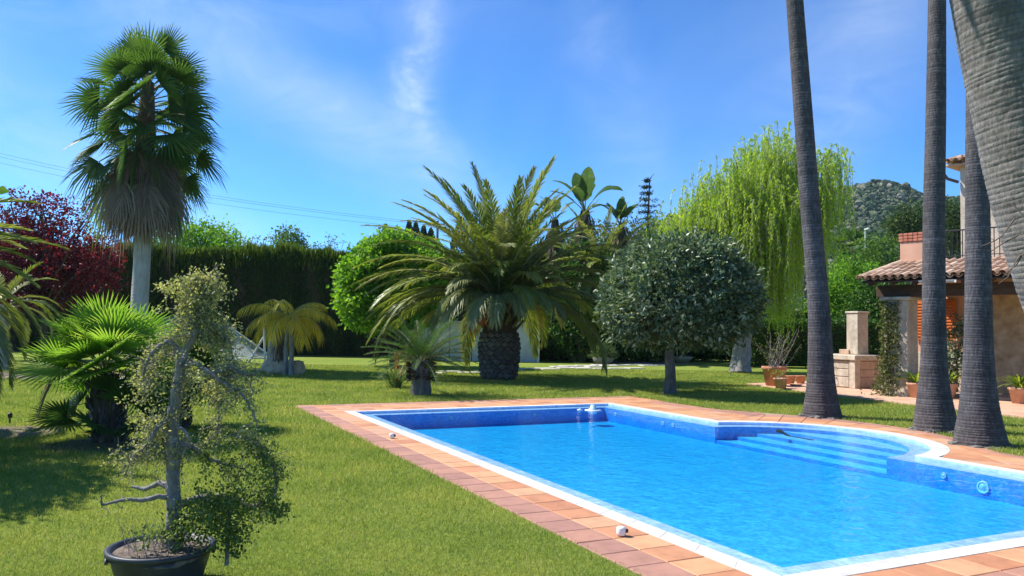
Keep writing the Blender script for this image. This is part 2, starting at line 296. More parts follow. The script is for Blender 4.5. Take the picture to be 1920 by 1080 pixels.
M["terracotta_pale"] = rough_mat("pale_terracotta_pot", [(0.3, (0.46, 0.24, 0.15)), (0.7, (0.60, 0.35, 0.23))], 7, 0.85, 0.3, 0.01)
M["pot_black"] = rough_mat("black_plastic_pot", [(0.3, (0.020, 0.022, 0.026)), (0.7, (0.05, 0.052, 0.058))], 5, 0.5, 0.1, 0.003, spec=0.5, blotch=(6, 0.8))
M["bowl_grey"] = plain("grey_bowl", (0.20, 0.19, 0.17), 0.85)
M["slab"] = rough_mat("pale_stepping_slab", [(0.3, (0.42, 0.39, 0.34)), (0.7, (0.58, 0.55, 0.49))], 7, 0.9, 0.3, 0.01)
M["galv"] = plain("galvanised_tube", (0.50, 0.52, 0.53), 0.45)
M["wire"] = plain("dark_cable", (0.05, 0.05, 0.06), 0.6)
M["post"] = plain("weathered_pole", (0.12, 0.10, 0.085), 0.9)
M["blue_plastic"] = plain("pale_blue_plastic", (0.45, 0.62, 0.80), 0.4)
M["white_plastic"] = plain("white_plastic", (0.78, 0.78, 0.76), 0.45)
M["coping"] = rand_mat("terracotta_paver", [(0, (0.44, 0.19, 0.095)), (0.35, (0.53, 0.25, 0.125)), (0.7, (0.58, 0.305, 0.15)), (1, (0.50, 0.285, 0.18))], 0.7, 5, 0.2, 0.55)
M["coping_mauve"] = rand_mat("weathered_terracotta_paver", [(0, (0.32, 0.16, 0.12)), (0.5, (0.39, 0.195, 0.14)), (1, (0.44, 0.22, 0.14))], 0.75, 5, 0.2, 0.55)
M["border"] = rand_mat("white_limestone_border", [(0, (0.52, 0.51, 0.47)), (1, (0.66, 0.65, 0.61))], 0.6, 7, 0.2, 0.45)
M["mortar"] = plain("mortar_bed", (0.36, 0.27, 0.21), 0.95)

# mesh net of the tent: thin translucent cloth
def net_mat():
    m, nt, b = new_mat("grey_green_net"); b.inputs["Base Color"].default_value = (0.30, 0.36, 0.34, 1); b.inputs["Roughness"].default_value = 0.8
    t = nd(nt, "ShaderNodeBsdfTransparent"); mx = nd(nt, "ShaderNodeMixShader"); mx.inputs[0].default_value = 0.45
    nt.links.new(b.outputs[0], mx.inputs[1]); nt.links.new(t.outputs[0], mx.inputs[2]); nt.links.new(mx.outputs[0], nt.nodes["Material Output"].inputs[0]); return m
M["net"] = net_mat()
# lawn
def lawn_mat():
    m, nt, b = new_mat("mown_lawn"); big = noise(nt, 0.35, 4, 0.6); fine = noise(nt, 22, 6, 0.7); mid = noise(nt, 3.0, 4, 0.6)
    c = ramp(nt, big, [(0.3, (0.18, 0.26, 0.042)), (0.7, (0.27, 0.315, 0.065))])
    c = mixrgb(nt, 0.7, c, ramp(nt, fine, [(0.3, (0.45, 0.5, 0.45)), (0.7, (1.45, 1.4, 1.3))]), "MULTIPLY")
    c = mixrgb(nt, 0.5, c, ramp(nt, mid, [(0.3, (0.75, 0.85, 0.8)), (0.7, (1.25, 1.12, 1.1))]), "MULTIPLY")
    nt.links.new(c, b.inputs["Base Color"]); b.inputs["Roughness"].default_value = 0.95; b.inputs["Specular IOR Level"].default_value = 0.1
    bump(nt, b, fine, 1.0, 0.05); return m
M["lawn"] = lawn_mat()
M["grass"] = leaf_mat("grass_blade", [(0, (0.125, 0.195, 0.032)), (0.4, (0.22, 0.285, 0.055)), (0.8, (0.325, 0.345, 0.09)), (1, (0.42, 0.38, 0.17))], 0.35, 0.5, 0.3, (1.1, 1.1, 0.6), patch=0.9)
# mosaic of the pool
def mosaic(name, stops, scale=28.0, grout=(0.35, 0.55, 0.85)):
    m, nt, b = new_mat(name); tc = nd(nt, "ShaderNodeTexCoord")
    mp = nd(nt, "ShaderNodeMapping"); mp.inputs["Scale"].default_value = (scale,) * 3; nt.links.new(tc.outputs["Object"], mp.inputs[0])
    fl = nd(nt, "ShaderNodeVectorMath", operation="FLOOR"); nt.links.new(mp.outputs[0], fl.inputs[0])
    wn_ = nd(nt, "ShaderNodeTexWhiteNoise", noise_dimensions="3D"); nt.links.new(fl.outputs[0], wn_.inputs[0])
    c = ramp(nt, wn_.outputs["Value"], stops)
    nz = noise(nt, 8, 3, 0.65, stretch=(1, 0.5, 1), dist=1.2); c = mixrgb(nt, 0.9, c, ramp(nt, nz, [(0.34, (0.70, 0.80, 0.90)), (0.66, (1.26, 1.18, 1.08))]), "MULTIPLY")  # stretched noise paints rippling water light into the tile colour
    nt.links.new(c, b.inputs["Base Color"]); b.inputs["Roughness"].default_value = 0.35; return m
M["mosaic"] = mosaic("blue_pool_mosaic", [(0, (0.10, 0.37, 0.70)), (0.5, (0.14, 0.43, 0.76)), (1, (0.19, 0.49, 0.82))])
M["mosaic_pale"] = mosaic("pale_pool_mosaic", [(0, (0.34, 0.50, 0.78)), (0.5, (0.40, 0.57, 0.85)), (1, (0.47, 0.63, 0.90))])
M["mosaic_shaded"] = mosaic("shaded_blue_wall_mosaic", [(0, (0.03, 0.25, 0.68)), (0.5, (0.04, 0.28, 0.74)), (1, (0.06, 0.31, 0.79))])  # darker than the floor: shade of the unlit walls put into the colour
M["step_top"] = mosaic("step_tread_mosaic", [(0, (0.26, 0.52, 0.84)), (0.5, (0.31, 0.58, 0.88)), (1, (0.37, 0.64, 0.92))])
def water_mat():
    m, nt, b = new_mat("pool_water"); nt.nodes.remove(b); out = nt.nodes["Material Output"]
    n1 = noise(nt, 5.5, 3, 0.5, dist=0.6); n2 = noise(nt, 15, 2, 0.5, dist=0.4)
    ad = nd(nt, "ShaderNodeMath", operation="MULTIPLY_ADD"); nt.links.new(n2, ad.inputs[0]); ad.inputs[1].default_value = 0.3; nt.links.new(n1, ad.inputs[2])
    bp = nd(nt, "ShaderNodeBump"); bp.inputs["Strength"].default_value = 0.42; bp.inputs["Distance"].default_value = 0.04; nt.links.new(ad.outputs[0], bp.inputs["Height"])
    geo = nd(nt, "ShaderNodeNewGeometry"); dt = nd(nt, "ShaderNodeVectorMath", operation="DOT_PRODUCT"); nt.links.new(bp.outputs[0], dt.inputs[0]); nt.links.new(geo.outputs["Incoming"], dt.inputs[1])
    def mth(op, x, y=None):
        q = nd(nt, "ShaderNodeMath", operation=op)
        for i_, e_ in enumerate((x, y)):
            if e_ is None: continue
            if isinstance(e_, (int, float)): q.inputs[i_].default_value = e_
            else: nt.links.new(e_, q.inputs[i_])
        return q.outputs[0]
    fres = mth("ADD", mth("MULTIPLY", mth("POWER", mth("SUBTRACT", 1.0, mth("MINIMUM", mth("ABSOLUTE", dt.outputs["Value"]), 1.0)), 5.0), 0.60), 0.02)
    tr = nd(nt, "ShaderNodeBsdfTransparent"); gl = nd(nt, "ShaderNodeBsdfGlossy"); gl.inputs["Roughness"].default_value = 0.03
    nt.links.new(bp.outputs[0], gl.inputs["Normal"])
    mx = nd(nt, "ShaderNodeMixShader"); nt.links.new(fres, mx.inputs[0]); nt.links.new(tr.outputs[0], mx.inputs[1]); nt.links.new(gl.outputs[0], mx.inputs[2])
    nt.links.new(mx.outputs[0], out.inputs["Surface"])
    va = nd(nt, "ShaderNodeVolumeAbsorption"); va.inputs["Color"].default_value = (0.0, 0.91, 1.0, 1); va.inputs["Density"].default_value = 1.0
    nt.links.new(va.outputs[0], out.inputs["Volume"]); return m
M["water"] = water_mat()

# ------------------------------------------------------------------ pool geometry (pool frame: u across, v along)
TH = math.radians(25.8686); CT, ST = math.cos(TH), math.sin(TH)
def UV(u, v, z=0.0): return Vector((u * CT - v * ST, u * ST + v * CT, z))
def to_uv(x, y): return x * CT + y * ST, -x * ST + y * CT
U0, U1, V0, V1 = 3.925, 9.40, 4.003, 14.604
AC, AR = (9.0, 9.15), 1.97
def outline(o, ao=None, n=(14, 8, 22, 9, 14, 26)):
    """pool edge moved inwards by o (arc part by ao), anticlockwise in u, v; always the same number of points"""
    ao = o if ao is None else ao; u0, u1, v0, v1, r = U0 + o, U1 - o, V0 + o, V1 - o, AR - ao
    ang = math.acos(max(-1, min(1, (u1 - AC[0]) / r))); h = r * math.sin(ang); P = []
    def seg(a, b, k):
        for i in range(k): P.append((a[0] + (b[0] - a[0]) * i / k, a[1] + (b[1] - a[1]) * i / k))
    seg((u0, v0), (u1, v0), n[0]); seg((u1, v0), (u1, AC[1] - h), n[1])
    for i in range(n[2]):
        t = -ang + 2 * ang * i / n[2]; P.append((AC[0] + r * math.cos(t), AC[1] + r * math.sin(t)))
    seg((u1, AC[1] + h), (u1, v1), n[3]); seg((u1, v1), (u0, v1), n[4]); seg((u0, v1), (u0, v0), n[5]); return P
# outer edge of the paving on the right side, from the far corner to the near end
OUT_R = [(10.89, 16.09), (10.89, 14.0), (10.90, 12.75), (11.40, 12.15), (11.80, 11.3), (11.98, 10.3), (12.0, 9.3), (11.66, 8.3), (11.05, 7.45), (10.68, 6.95), (10.60, 6.4), (10.60, 3.0)]
PAVE_OUT = [(3.095, 2.6), (10.6, 2.6)] + OUT_R[::-1][1:] + [(3.095, 16.09)]     # anticlockwise
PATIO = [ground(1400, 722), Vector((8.1, 20.2, 0)), Vector((9.0, 17.8, 0)), ground(1920, 786), Vector((11.2, 11.6, 0)), Vector((22, 11.6, 0)), Vector((22, 30, 0)), Vector((9.5, 25.6, 0))]
def inside(px, py, poly):
    px = np.asarray(px); c = np.zeros(px.shape, bool); n = len(poly)
    for i in range(n):
        x1, y1 = poly[i][0], poly[i][1]; x2, y2 = poly[(i + 1) % n][0], poly[(i + 1) % n][1]
        if y1 == y2: continue
        c ^= ((y1 > py) != (y2 > py)) & (px < (x2 - x1) * (py - y1) / (y2 - y1) + x1)
    return c

# ground: one sheet to the horizon with the pool and its paving cut out
def ground_sheet():
    bm = bmesh.new()
    def loop(pts):
        vs = [bm.verts.new(p) for p in pts]; return [bm.edges.new((vs[i], vs[(i + 1) % len(vs)])) for i in range(len(vs))]
    e = loop([(-3000, -1500, 0), (3000, -1500, 0), (3000, 4000, 0), (-3000, 4000, 0)])
    e += loop([UV(u, v) for u, v in PAVE_OUT])
    bmesh.ops.triangle_fill(bm, edges=e, use_beauty=True)
    for f in bm.faces:
        if f.normal.z < 0: f.normal_flip()
    me = bpy.data.meshes.new("lawn"); bm.to_mesh(me); bm.free(); me.materials.append(M["lawn"])
    o = bpy.data.objects.new("lawn", me); col.objects.link(o); tag(o, "sunlit mown green lawn around the pool", None, None, "structure")
ground_sheet()

# basin
Z_EDGE, Z_LEDGE, Z_FLOOR, Z_WATER = 0.014, -0.035, -0.31, -0.004
LEDGE = 0.26
pool = thing("pool_basin", (0, 0, 0), "blue mosaic swimming pool basin with rounded step bay", None, rz=TH); tag(pool, kind="structure")
def band(mb, A, za, B, zb, mi=0):
    n = len(A); V = np.vstack([np.c_[np.array(A), np.full(n, za)], np.c_[np.array(B), np.full(n, zb)]]); i = np.arange(n); k = (i + 1) % n
    mb.add(V, np.stack([i, k, k + n, i + n], -1), mi)
def fill(mb, A, z, mi=0, flip=False):
    n = len(A); b = mb.n; mb.add(np.c_[np.array(A), np.full(n, z)], np.zeros((0, 4), int), mi); mb.ng = getattr(mb, "ng", [])
    mb.ng.append((list(range(b, b + n))[::-1 if flip else 1], mi))
L0, L2 = outline(0.0), outline(LEDGE)
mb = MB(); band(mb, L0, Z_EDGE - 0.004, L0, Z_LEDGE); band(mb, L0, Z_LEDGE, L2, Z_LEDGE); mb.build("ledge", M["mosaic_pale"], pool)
mb = MB(); band(mb, L2, Z_LEDGE, L2, Z_FLOOR); mb.build("wall", M["mosaic_shaded"], pool)
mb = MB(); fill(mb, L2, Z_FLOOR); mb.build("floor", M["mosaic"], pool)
us = [9.16, 9.50, 9.84, 10.18]
for i, u in enumerate(us):
    r = AR - LEDGE - 0.004; a = math.acos((u - AC[0]) / r); P = [(AC[0] + r * math.cos(t), AC[1] + r * math.sin(t)) for t in np.linspace(-a, a, 18)]
    z = Z_FLOOR + (i + 1) * (Z_LEDGE - Z_FLOOR) / 5.0
    _st = MB().prism(P, Z_FLOOR + 0.004 if i == 0 else Z_FLOOR + i * (Z_LEDGE - Z_FLOOR) / 5.0 + 0.001, z); _st.ng = [(g[0], 1) for g in _st.ng]; _st.build("step", [M["mosaic_shaded"], M["step_top"]], pool)
# fittings on the pool walls
def ring(parent, u, v, z, nrm, r, name, mat):
    mb = MB(); a = np.linspace(0, 2 * np.pi, 20, endpoint=False); t = np.array([-nrm[1], nrm[0], 0.0]); nn = np.array([nrm[0], nrm[1], 0.0]); c = np.array([u, v, z])
    prof = [(r * 0.72, 0.004), (r * 0.78, 0.02), (r * 0.95, 0.02), (r, 0.004)]
    V = np.array([c + (np.cos(x) * t + np.sin(x) * np.array([0, 0, 1])) * q + nn * h for q, h in prof for x in a]); n = 20
    F = [[k * n + i, k * n + (i + 1) % n, (k + 1) * n + (i + 1) % n, (k + 1) * n + i] for k in range(3) for i in range(n)]
    mb.add(V, F); o = mb.build(name, mat, parent)
    mb = MB(); mb.add(np.vstack([[c + (np.cos(x) * t + np.sin(x) * np.array([0, 0, 1])) * r * 0.74 + nn * 0.008 for x in a], [c + nn * 0.03]]), [[i, (i + 1) % n, n] for i in range(n)])
    mb.build("lens", M["mosaic_pale"], o); return o
for uu, vv in [(U1 - LEDGE, 6.12)]: ring(pool, uu, vv, -0.18, (-1, 0), 0.075, "underwater_light", M["white_plastic"])
for uu, vv, nr in [(U1 - LEDGE, 6.62, (-1, 0)), (U1 - LEDGE, 12.3, (-1, 0)), (U1 - LEDGE, 12.0, (-1, 0)), (U1 - LEDGE, 13.9, (-1, 0)), (5.7, V1 - LEDGE, (0, -1)), (7.5, V1 - LEDGE, (0, -1))]:
    ring(pool, uu, vv, -0.13, nr, 0.035, "water_inlet", M["white_plastic"])
# water body, a closed volume
A = outline(-0.02); mb = MB(); fill(mb, A, Z_WATER); fill(mb, A, Z_FLOOR - 0.05, 0, True)
n = len(A); i = np.arange(n); k = (i + 1) % n; mb.add(np.vstack([np.c_[np.array(A), np.full(n, Z_FLOOR - 0.05)], np.c_[np.array(A), np.full(n, Z_WATER)]]), np.stack([i, k, k + n, i + n], -1))
wat = mb.build("pool_water", M["water"]); wat.rotation_euler = (0, 0, TH); tag(wat, "clear blue rippled pool water", None, None, "structure")
bm = bmesh.new(); bm.from_mesh(wat.data); bmesh.ops.remove_doubles(bm, verts=bm.verts, dist=1e-4); bmesh.ops.recalc_face_normals(bm, faces=bm.faces); bm.to_mesh(wat.data); bm.free()

# paving round the pool: bed, white border stones, terracotta tiles
surround = thing("pool_surround", (0, 0, 0), "terracotta paving with white stone edge round the pool", None, rz=TH); tag(surround, kind="structure")
def holed(outer, inner, z, name, mat, parent, zlow):
    bm = bmesh.new()
    def loop(pts):
        vs = [bm.verts.new((p[0], p[1], z)) for p in pts]; return [bm.edges.new((vs[i], vs[(i + 1) % len(vs)])) for i in range(len(vs))]
    e = loop(outer); e2 = loop(inner); bmesh.ops.triangle_fill(bm, edges=e + e2, use_beauty=True)
    for f in bm.faces:
        if f.normal.z < 0: f.normal_flip()
    r = bmesh.ops.extrude_edge_only(bm, edges=[x for x in bm.edges if x.is_boundary])
    for v in [g for g in r["geom"] if isinstance(g, bmesh.types.BMVert)]: v.co.z = zlow
    me = bpy.data.meshes.new(name); bm.to_mesh(me); bm.free(); me.materials.append(mat); o = bpy.data.objects.new(name, me); col.objects.link(o); o.parent = parent; return o
holed(PAVE_OUT, outline(-0.03), 0.002, "mortar_bed", M["mortar"], surround, -0.2)
def slab_mesh(poly, z0, z1, ins=0.006, bev=0.006):
    """one paving piece, bevelled at the top; poly anticlockwise"""
    P = np.array(poly, float); c = P.mean(0); n = len(P)
    def shr(d): return P + unit(c - P) * d * 1.4
    mb = MB(); A, B = shr(ins), shr(ins + bev)
    band(mb, A, z0, A, z1 - bev); band(mb, A, z1 - bev, B, z1); fill(mb, B, z1); return mb
Ai, Ao = outline(0.0), outline(-0.17, -0.24); nn_ = len(Ai)
for i in range(nn_):
    k = (i + 1) % nn_; slab_mesh([Ai[i], Ao[i], Ao[k], Ai[k]], -0.02, Z_EDGE, 0.0003, 0.0025).build("border_stone", M["border"], surround)
TILE = 0.33
proto = slab_mesh([(-TILE / 2, -TILE / 2), (TILE / 2, -TILE / 2), (TILE / 2, TILE / 2), (-TILE / 2, TILE / 2)], -0.012, 0.012, 0.004, 0.005)
tile_a = proto.build("tile", M["coping"], surround); tile_b_me = tile_a.data.copy(); tile_b_me.materials.clear(); tile_b_me.materials.append(M["coping_mauve"])
first = True
def tile(u, v, mauve=False):
    global first
    jit = random.Random(int(u * 977 + v * 7919)); z = jit.uniform(-0.0015, 0.0015)
    if first and not mauve: o = tile_a; first = False; o.location = (u, v, z)
    else: o = inst("tile", tile_b_me if mauve else tile_a.data, surround, (u, v, z))
    o.rotation_euler = (jit.uniform(-0.004, 0.004), jit.uniform(-0.004, 0.004), jit.uniform(-0.008, 0.008))
v = 3.4
while v < 16.0:
    vv = min(v, 16.09 - TILE / 2)
    tile(U0 - 0.17 - TILE / 2, vv); tile(U0 - 0.17 - 1.5 * TILE, vv, True); v += TILE
u = U0 - 0.17 + TILE / 2
while u < 10.85:
    for r in range(4): tile(u, V1 + 0.17 + TILE * (r + 0.5), r == 3)
    u += TILE * 0.9995
u = U0 - 0.17 + TILE / 2
while u < 9.5:
    for r in range(2): tile(u, V0 - 0.17 - TILE * (r + 0.5), r == 1)
    u += TILE
# right side: three courses following the bay
inn = [p for p in outline(-0.17, -0.24)[14:53]]
inn = inn[::-1]                                                    # from far to near
def resample(P, n):
    P = np.array(P, float); d = np.r_[0, np.cumsum(np.linalg.norm(np.diff(P, axis=0), axis=1))]; s = np.linspace(0, d[-1], n)
    return np.c_[np.interp(s, d, P[:, 0]), np.interp(s, d, P[:, 1])]
INR = [(9.57, 14.77), (9.57, 11.55)] + [(AC[0] + (AR + 0.24) * math.cos(t), AC[1] + (AR + 0.24) * math.sin(t)) for t in np.linspace(1.25, -1.18, 15)] + [(9.57, 7.1), (9.57, 3.6)]
def match_outer(p):
    """outer edge point facing an inner point: ray from the bay's centre or straight across"""
    best = None; O = resample(OUT_R, 160)
    if 6.9 < p[1] < 12.0 and p[0] > 9.6:
        d = unit(np.array(p) - np.array([9.0, 9.15])); w = O - np.array([9.0, 9.15]); c = unit(w) @ d; return O[np.argmax(c)]
    return O[np.argmin(abs(O[:, 1] - p[1]))]
I = resample(INR, 35); Oo = np.array([match_outer(p) for p in I])
Oo[:, 1] = np.minimum.accumulate(Oo[:, 1]); Oo[0] = (10.89, 14.77); Oo = np.array([Oo[max(0, i - 1):i + 2].mean(0) if 0 < i < 34 else Oo[i] for i in range(35)])
for i in range(34):
    for r in range(3):
        f0, f1 = r / 3, (r + 1) / 3; q = [I[i + 1] * (1 - f0) + Oo[i + 1] * f0, I[i + 1] * (1 - f1) + Oo[i + 1] * f1, I[i] * (1 - f1) + Oo[i] * f1, I[i] * (1 - f0) + Oo[i] * f0]
        slab_mesh(q, -0.012, 0.012, 0.004, 0.005).build("tile", M["coping_mauve" if r == 2 else "coping"], surround)
# patio by the house
def patio_mat():
    m, nt, b = new_mat("terracotta_patio"); tc = nd(nt, "ShaderNodeTexCoord"); mp = nd(nt, "ShaderNodeMapping"); mp.inputs["Rotation"].default_value = (0, 0, 0.35); nt.links.new(tc.outputs["Object"], mp.inputs[0])
    br = nd(nt, "ShaderNodeTexBrick"); nt.links.new(mp.outputs[0], br.inputs["Vector"]); br.offset = 0.0
    for k_, v_ in (("Color1", (0.56, 0.32, 0.20, 1)), ("Color2", (0.64, 0.40, 0.27, 1)), ("Mortar", (0.40, 0.30, 0.23, 1))): br.inputs[k_].default_value = v_
    for k_, v_ in (("Scale", 1.0), ("Mortar Size", 0.008), ("Brick Width", 0.33), ("Row Height", 0.33)): br.inputs[k_].default_value = v_
    nz = noise(nt, 2.5, 6, 0.65); c = mixrgb(nt, 0.6, br.outputs[0], ramp(nt, nz, [(0.3, (0.72, 0.72, 0.74)), (0.7, (1.2, 1.16, 1.12))]), "MULTIPLY")
    nt.links.new(c, b.inputs["Base Color"]); b.inputs["Roughness"].default_value = 0.8; bump(nt, b, br.outputs["Fac"], -0.4, 0.006); return m
pat = MB().prism([(p.x, p.y) for p in PATIO][::1], -0.1, 0.05).build("patio", patio_mat()); tag(pat, "terracotta patio in front of the house porch", None, None, "structure")
bm = bmesh.new(); bm.from_mesh(pat.data); bmesh.ops.recalc_face_normals(bm, faces=bm.faces); bm.to_mesh(pat.data); bm.free()

# grass blades, uncountable
def grass():
    rng = np.random.default_rng(3); N = 900000
    d = (math.sqrt(4.0) + rng.random(N) * (math.sqrt(32) - math.sqrt(4.0))) ** 2
    x = (rng.random(N) * 2 - 1) * (d * 0.68 + 0.4); d = d + 0.0
    u, v = to_uv(x, d); k = ~inside(u + rng.normal(0, 0.022, N), v + rng.normal(0, 0.022, N), PAVE_OUT) & ~inside(x, d, [(p.x, p.y) for p in PATIO])
    ux, vx = to_uv(x, d)
    x, d = x[k], d[k]; n = len(x); f = np.clip(d / 7.0, 0.8, 3.4)
    h = rng.uniform(0.018, 0.042, n) * np.clip(f, 0.9, 1.5); w = rng.uniform(0.0035, 0.0065, n) * f; a = rng.random(n) * 2 * np.pi; le = rng.normal(0, 0.5, (n, 2)) * h[:, None]
    B = np.c_[x, d, np.zeros(n)]; S = np.c_[np.cos(a), np.sin(a), np.zeros(n)] * w[:, None] / 2
    V = np.stack([B - S, B + S, B + np.c_[le, h]], 1).reshape(-1, 3)
    mb = MB(); mb.add(V, np.arange(3 * n).reshape(-1, 3), 0, np.repeat(rng.random(n) ** 1.2, 3)); o = mb.build("grass", M["grass"]); tag(o, "short green grass blades of the lawn", "grass", None, "stuff")
grass()
# ------------------------------------------------------------------ plant builders
def pinnate(parent, loc, az, a0, L, bend, mats, nl=60, lmax=0.5, lw=0.03, vee=0.45, droop=0.15, rng=RNG, name="frond", side=0.0, start=0.1, rr=0.022, tone=None, beta=(1.15, 0.4), roll=0.0, curve=1.2):
    """one feather frond: arched rachis with two ranks of leaflets"""
    m = 18; s = np.linspace(0, 1, m); a = a0 - bend * s ** curve; ds = L / (m - 1)
    X = np.r_[0, np.cumsum(np.cos(a[:-1]) * ds)]; Z = np.r_[0, np.cumsum(np.sin(a[:-1]) * ds)]; Y = side * L * s ** 2
    P = np.c_[X, Y, Z]; T = unit(np.gradient(P, axis=0)); mb = MB()
    mb.tube(P, np.linspace(rr, rr * 0.22, m), 4, 1, 0.5)
    si = np.repeat(np.linspace(start, 0.995, nl), 2) + rng.normal(0, 0.004, nl * 2); si = np.clip(si, 0, 1); sg = np.tile([1.0, -1.0], nl)
    B = np.c_[[np.interp(si, s, P[:, j]) for j in range(3)]].T; Ti = unit(np.c_[[np.interp(si, s, T[:, j]) for j in range(3)]].T)
    Yv = np.tile([[0.0, 1, 0]], (2 * nl, 1)) * sg[:, None]; Up = unit(np.cross(Ti, np.array([0, 1.0, 0])) * -1.0); Up *= np.sign(Up[:, 2:3] + 1e-6)
    Up = unit(np.cross(np.tile([[0.0, 1, 0]], (2 * nl, 1)), Ti)) * -1; Up = np.where((Up[:, 2:3] < 0) & (np.cos(a0) > 0), -Up, Up)
    be = beta[0] + (beta[1] - beta[0]) * si + rng.normal(0, 0.07, 2 * nl); ve = vee + rng.normal(0, 0.14, 2 * nl)
    D = Ti * np.cos(be)[:, None] + (Yv * np.cos(ve)[:, None] + Up * np.sin(ve)[:, None]) * np.sin(be)[:, None]
    prof = np.clip(np.sin(np.pi * (0.13 + 0.80 * si)), 0.05, 1) ** 0.7; ln = lmax * prof * rng.uniform(0.85, 1.1, 2 * nl)
    W = unit(Ti - (Ti * D).sum(1, keepdims=True) * D); w = lw * rng.uniform(0.8, 1.2, 2 * nl)[:, None]; g = np.array([[0, 0, -1.0]]) * droop * ln[:, None]
    mid = B + D * ln[:, None] * 0.5 + g * 0.25; tip = B + D * ln[:, None] + g
    V = np.stack([B - W * w * 0.3, B + W * w * 0.3, mid + W * w * 0.5, mid - W * w * 0.5, tip], 1).reshape(-1, 3)
    i = np.arange(2 * nl)[:, None] * 5; t0 = rng.random() if tone is None else tone
    r = np.clip(t0 * 0.6 + 0.15 + rng.normal(0, 0.12, 2 * nl) + 0.2 * (si - 0.5), 0, 1); r5 = np.repeat(r, 5); r5[4::5] = np.clip(r5[4::5] + 0.18, 0, 1)
    b = mb.n; mb.add(V, i + np.array([[0, 1, 2, 3]]), 0, r5); mb.Fs.append(i + np.array([[3, 2, 4]]) + b); mb.M.append(np.zeros(2 * nl, int)); mb.S.append(np.zeros(2 * nl, bool))
    o = mb.build(name, mats, parent); o.location = tuple(loc); o.rotation_euler = (roll, 0, az); return o

def fan(parent, loc, az, el, mats, pet=1.1, R=0.9, nseg=40, spread=2.2, droop=0.25, sag=0.5, rng=RNG, name="frond", split=0.5, tone=None, cup=0.25, pr=0.018, twist=0.0, mesh_only=False):
    """one palmate leaf: arched petiole, pleated blade split into fingers"""
    m = 9; s = np.linspace(0, 1, m); a = el - sag * s ** 1.5; ds = pet / (m - 1)
    X = np.r_[0, np.cumsum(np.cos(a[:-1]) * ds)]; Z = np.r_[0, np.cumsum(np.sin(a[:-1]) * ds)]; P = np.c_[X, X * 0, Z]; mb = MB()
    mb.tube(P, np.linspace(pr, pr * 0.6, m), 4, 1)
    T = np.array([math.cos(a[-1]), 0, math.sin(a[-1])]); N = np.array([-math.sin(a[-1]), 0, math.cos(a[-1])]); Yv = np.array([0, 1.0, 0])
    if twist: Yv, N = Yv * math.cos(twist) + N * math.sin(twist), N * math.cos(twist) - Yv * math.sin(twist)
    ph = np.linspace(-spread, spread, nseg); dph = 2 * spread / (nseg - 1); t0 = rng.random() if tone is None else tone
    fr = np.array([0.02, split, 0.5 * (1 + split), 1.0])
    for q in ph:
        ln = R * (1 - 0.22 * abs(q) / spread) * rng.uniform(0.9, 1.06); d = math.cos(q) * T + math.sin(q) * Yv; c = -math.sin(q) * T + math.cos(q) * Yv
        wid = np.array([0.01, split * dph * 0.55, split * dph * 0.45, 0.0]) * R; V = []
        for f, w in zip(fr, wid):
            base = P[-1] + d * ln * f + N * (cup * R * (f ** 2) * (abs(q) / spread) ** 1.2 * 0.7) + np.array([0, 0, -1.0]) * droop * ln * f ** 3 * rng.uniform(0.7, 1.4)
            V += [base - c * w - N * w * 0.6, base + N * 0.0, base + c * w - N * w * 0.6]
        b = 0; F = [[k * 3 + j, k * 3 + j + 1, k * 3 + j + 4, k * 3 + j + 3] for k in range(3) for j in range(2)]
        tn = float(np.clip(t0 * 0.55 + 0.15 + rng.normal(0, 0.1), 0, 1)); rr = np.repeat([tn * 0.8, tn, min(1, tn + 0.1), min(1, tn + 0.3)], 3); mb.add(V, F, 0, rr)
    o = mb.build(name, mats, parent); o.location = tuple(loc); o.rotation_euler = (0, 0, az); return o

def wob(d, k, seed):
    """smooth pseudo-noise on directions, about -1..1"""
    r = np.random.default_rng(seed); o = 0
    for i in range(5):
        f = r.normal(size=3) * k * (1 + 0.5 * i); o = o + np.sin(d @ f + r.random() * 6.28) / (1 + 0.45 * i)
    return o / 2.6
def crown_points(n, c, rad, seed, lump=0.18, k=3.2, shell=0.55, zmin=-1.0):
    """points and outward directions spread through an uneven rounded crown"""
    r = np.random.default_rng(seed); d = unit(r.normal(size=(n, 3))); d = d[d[:, 2] > zmin]; rr = 1 + lump * wob(d, k, seed + 1)
    q = 1 - (1 - shell) * r.random(len(d)) ** 1.7
    P = np.asarray(tuple(c), float) + d * np.asarray(rad, float) * (rr * q)[:, None]; return P, d
def clumps(mb, C, D, per, spread, L, W, rng, mi=0, tone=None, out=0.8, down=0.0, tw=0.25):
    """small leaves gathered round clump centres C that face D"""
    n = len(C); P = np.repeat(C, per, 0) + rng.normal(size=(n * per, 3)) * spread; d = np.repeat(D, per, 0) * out + rng.normal(size=(n * per, 3)) * 0.7 + np.array([0, 0, -down])
    t = np.repeat(rng.random(n) if tone is None else tone, per) * (1 - tw) + rng.random(n * per) * tw
    mb.leaves(P, d, L * rng.uniform(0.7, 1.25, n * per), W * rng.uniform(0.7, 1.25, n * per), mi, np.clip(t, 0, 1), rng=rng)
def limb(p0, p1, n=7, wig=0.08, rng=RNG, sag=0.0):
    p0 = np.array(tuple(p0), float); p1 = np.array(tuple(p1), float); t = np.linspace(0, 1, n)[:, None]; L = np.linalg.norm(p1 - p0)
    P = p0 + (p1 - p0) * t; w = np.cumsum(rng.normal(size=(n, 3)), 0) * wig * L / n; w = w - w[-1] * t; P = P + w; P[:, 2] += sag * L * np.sin(np.pi * t[:, 0]); return P
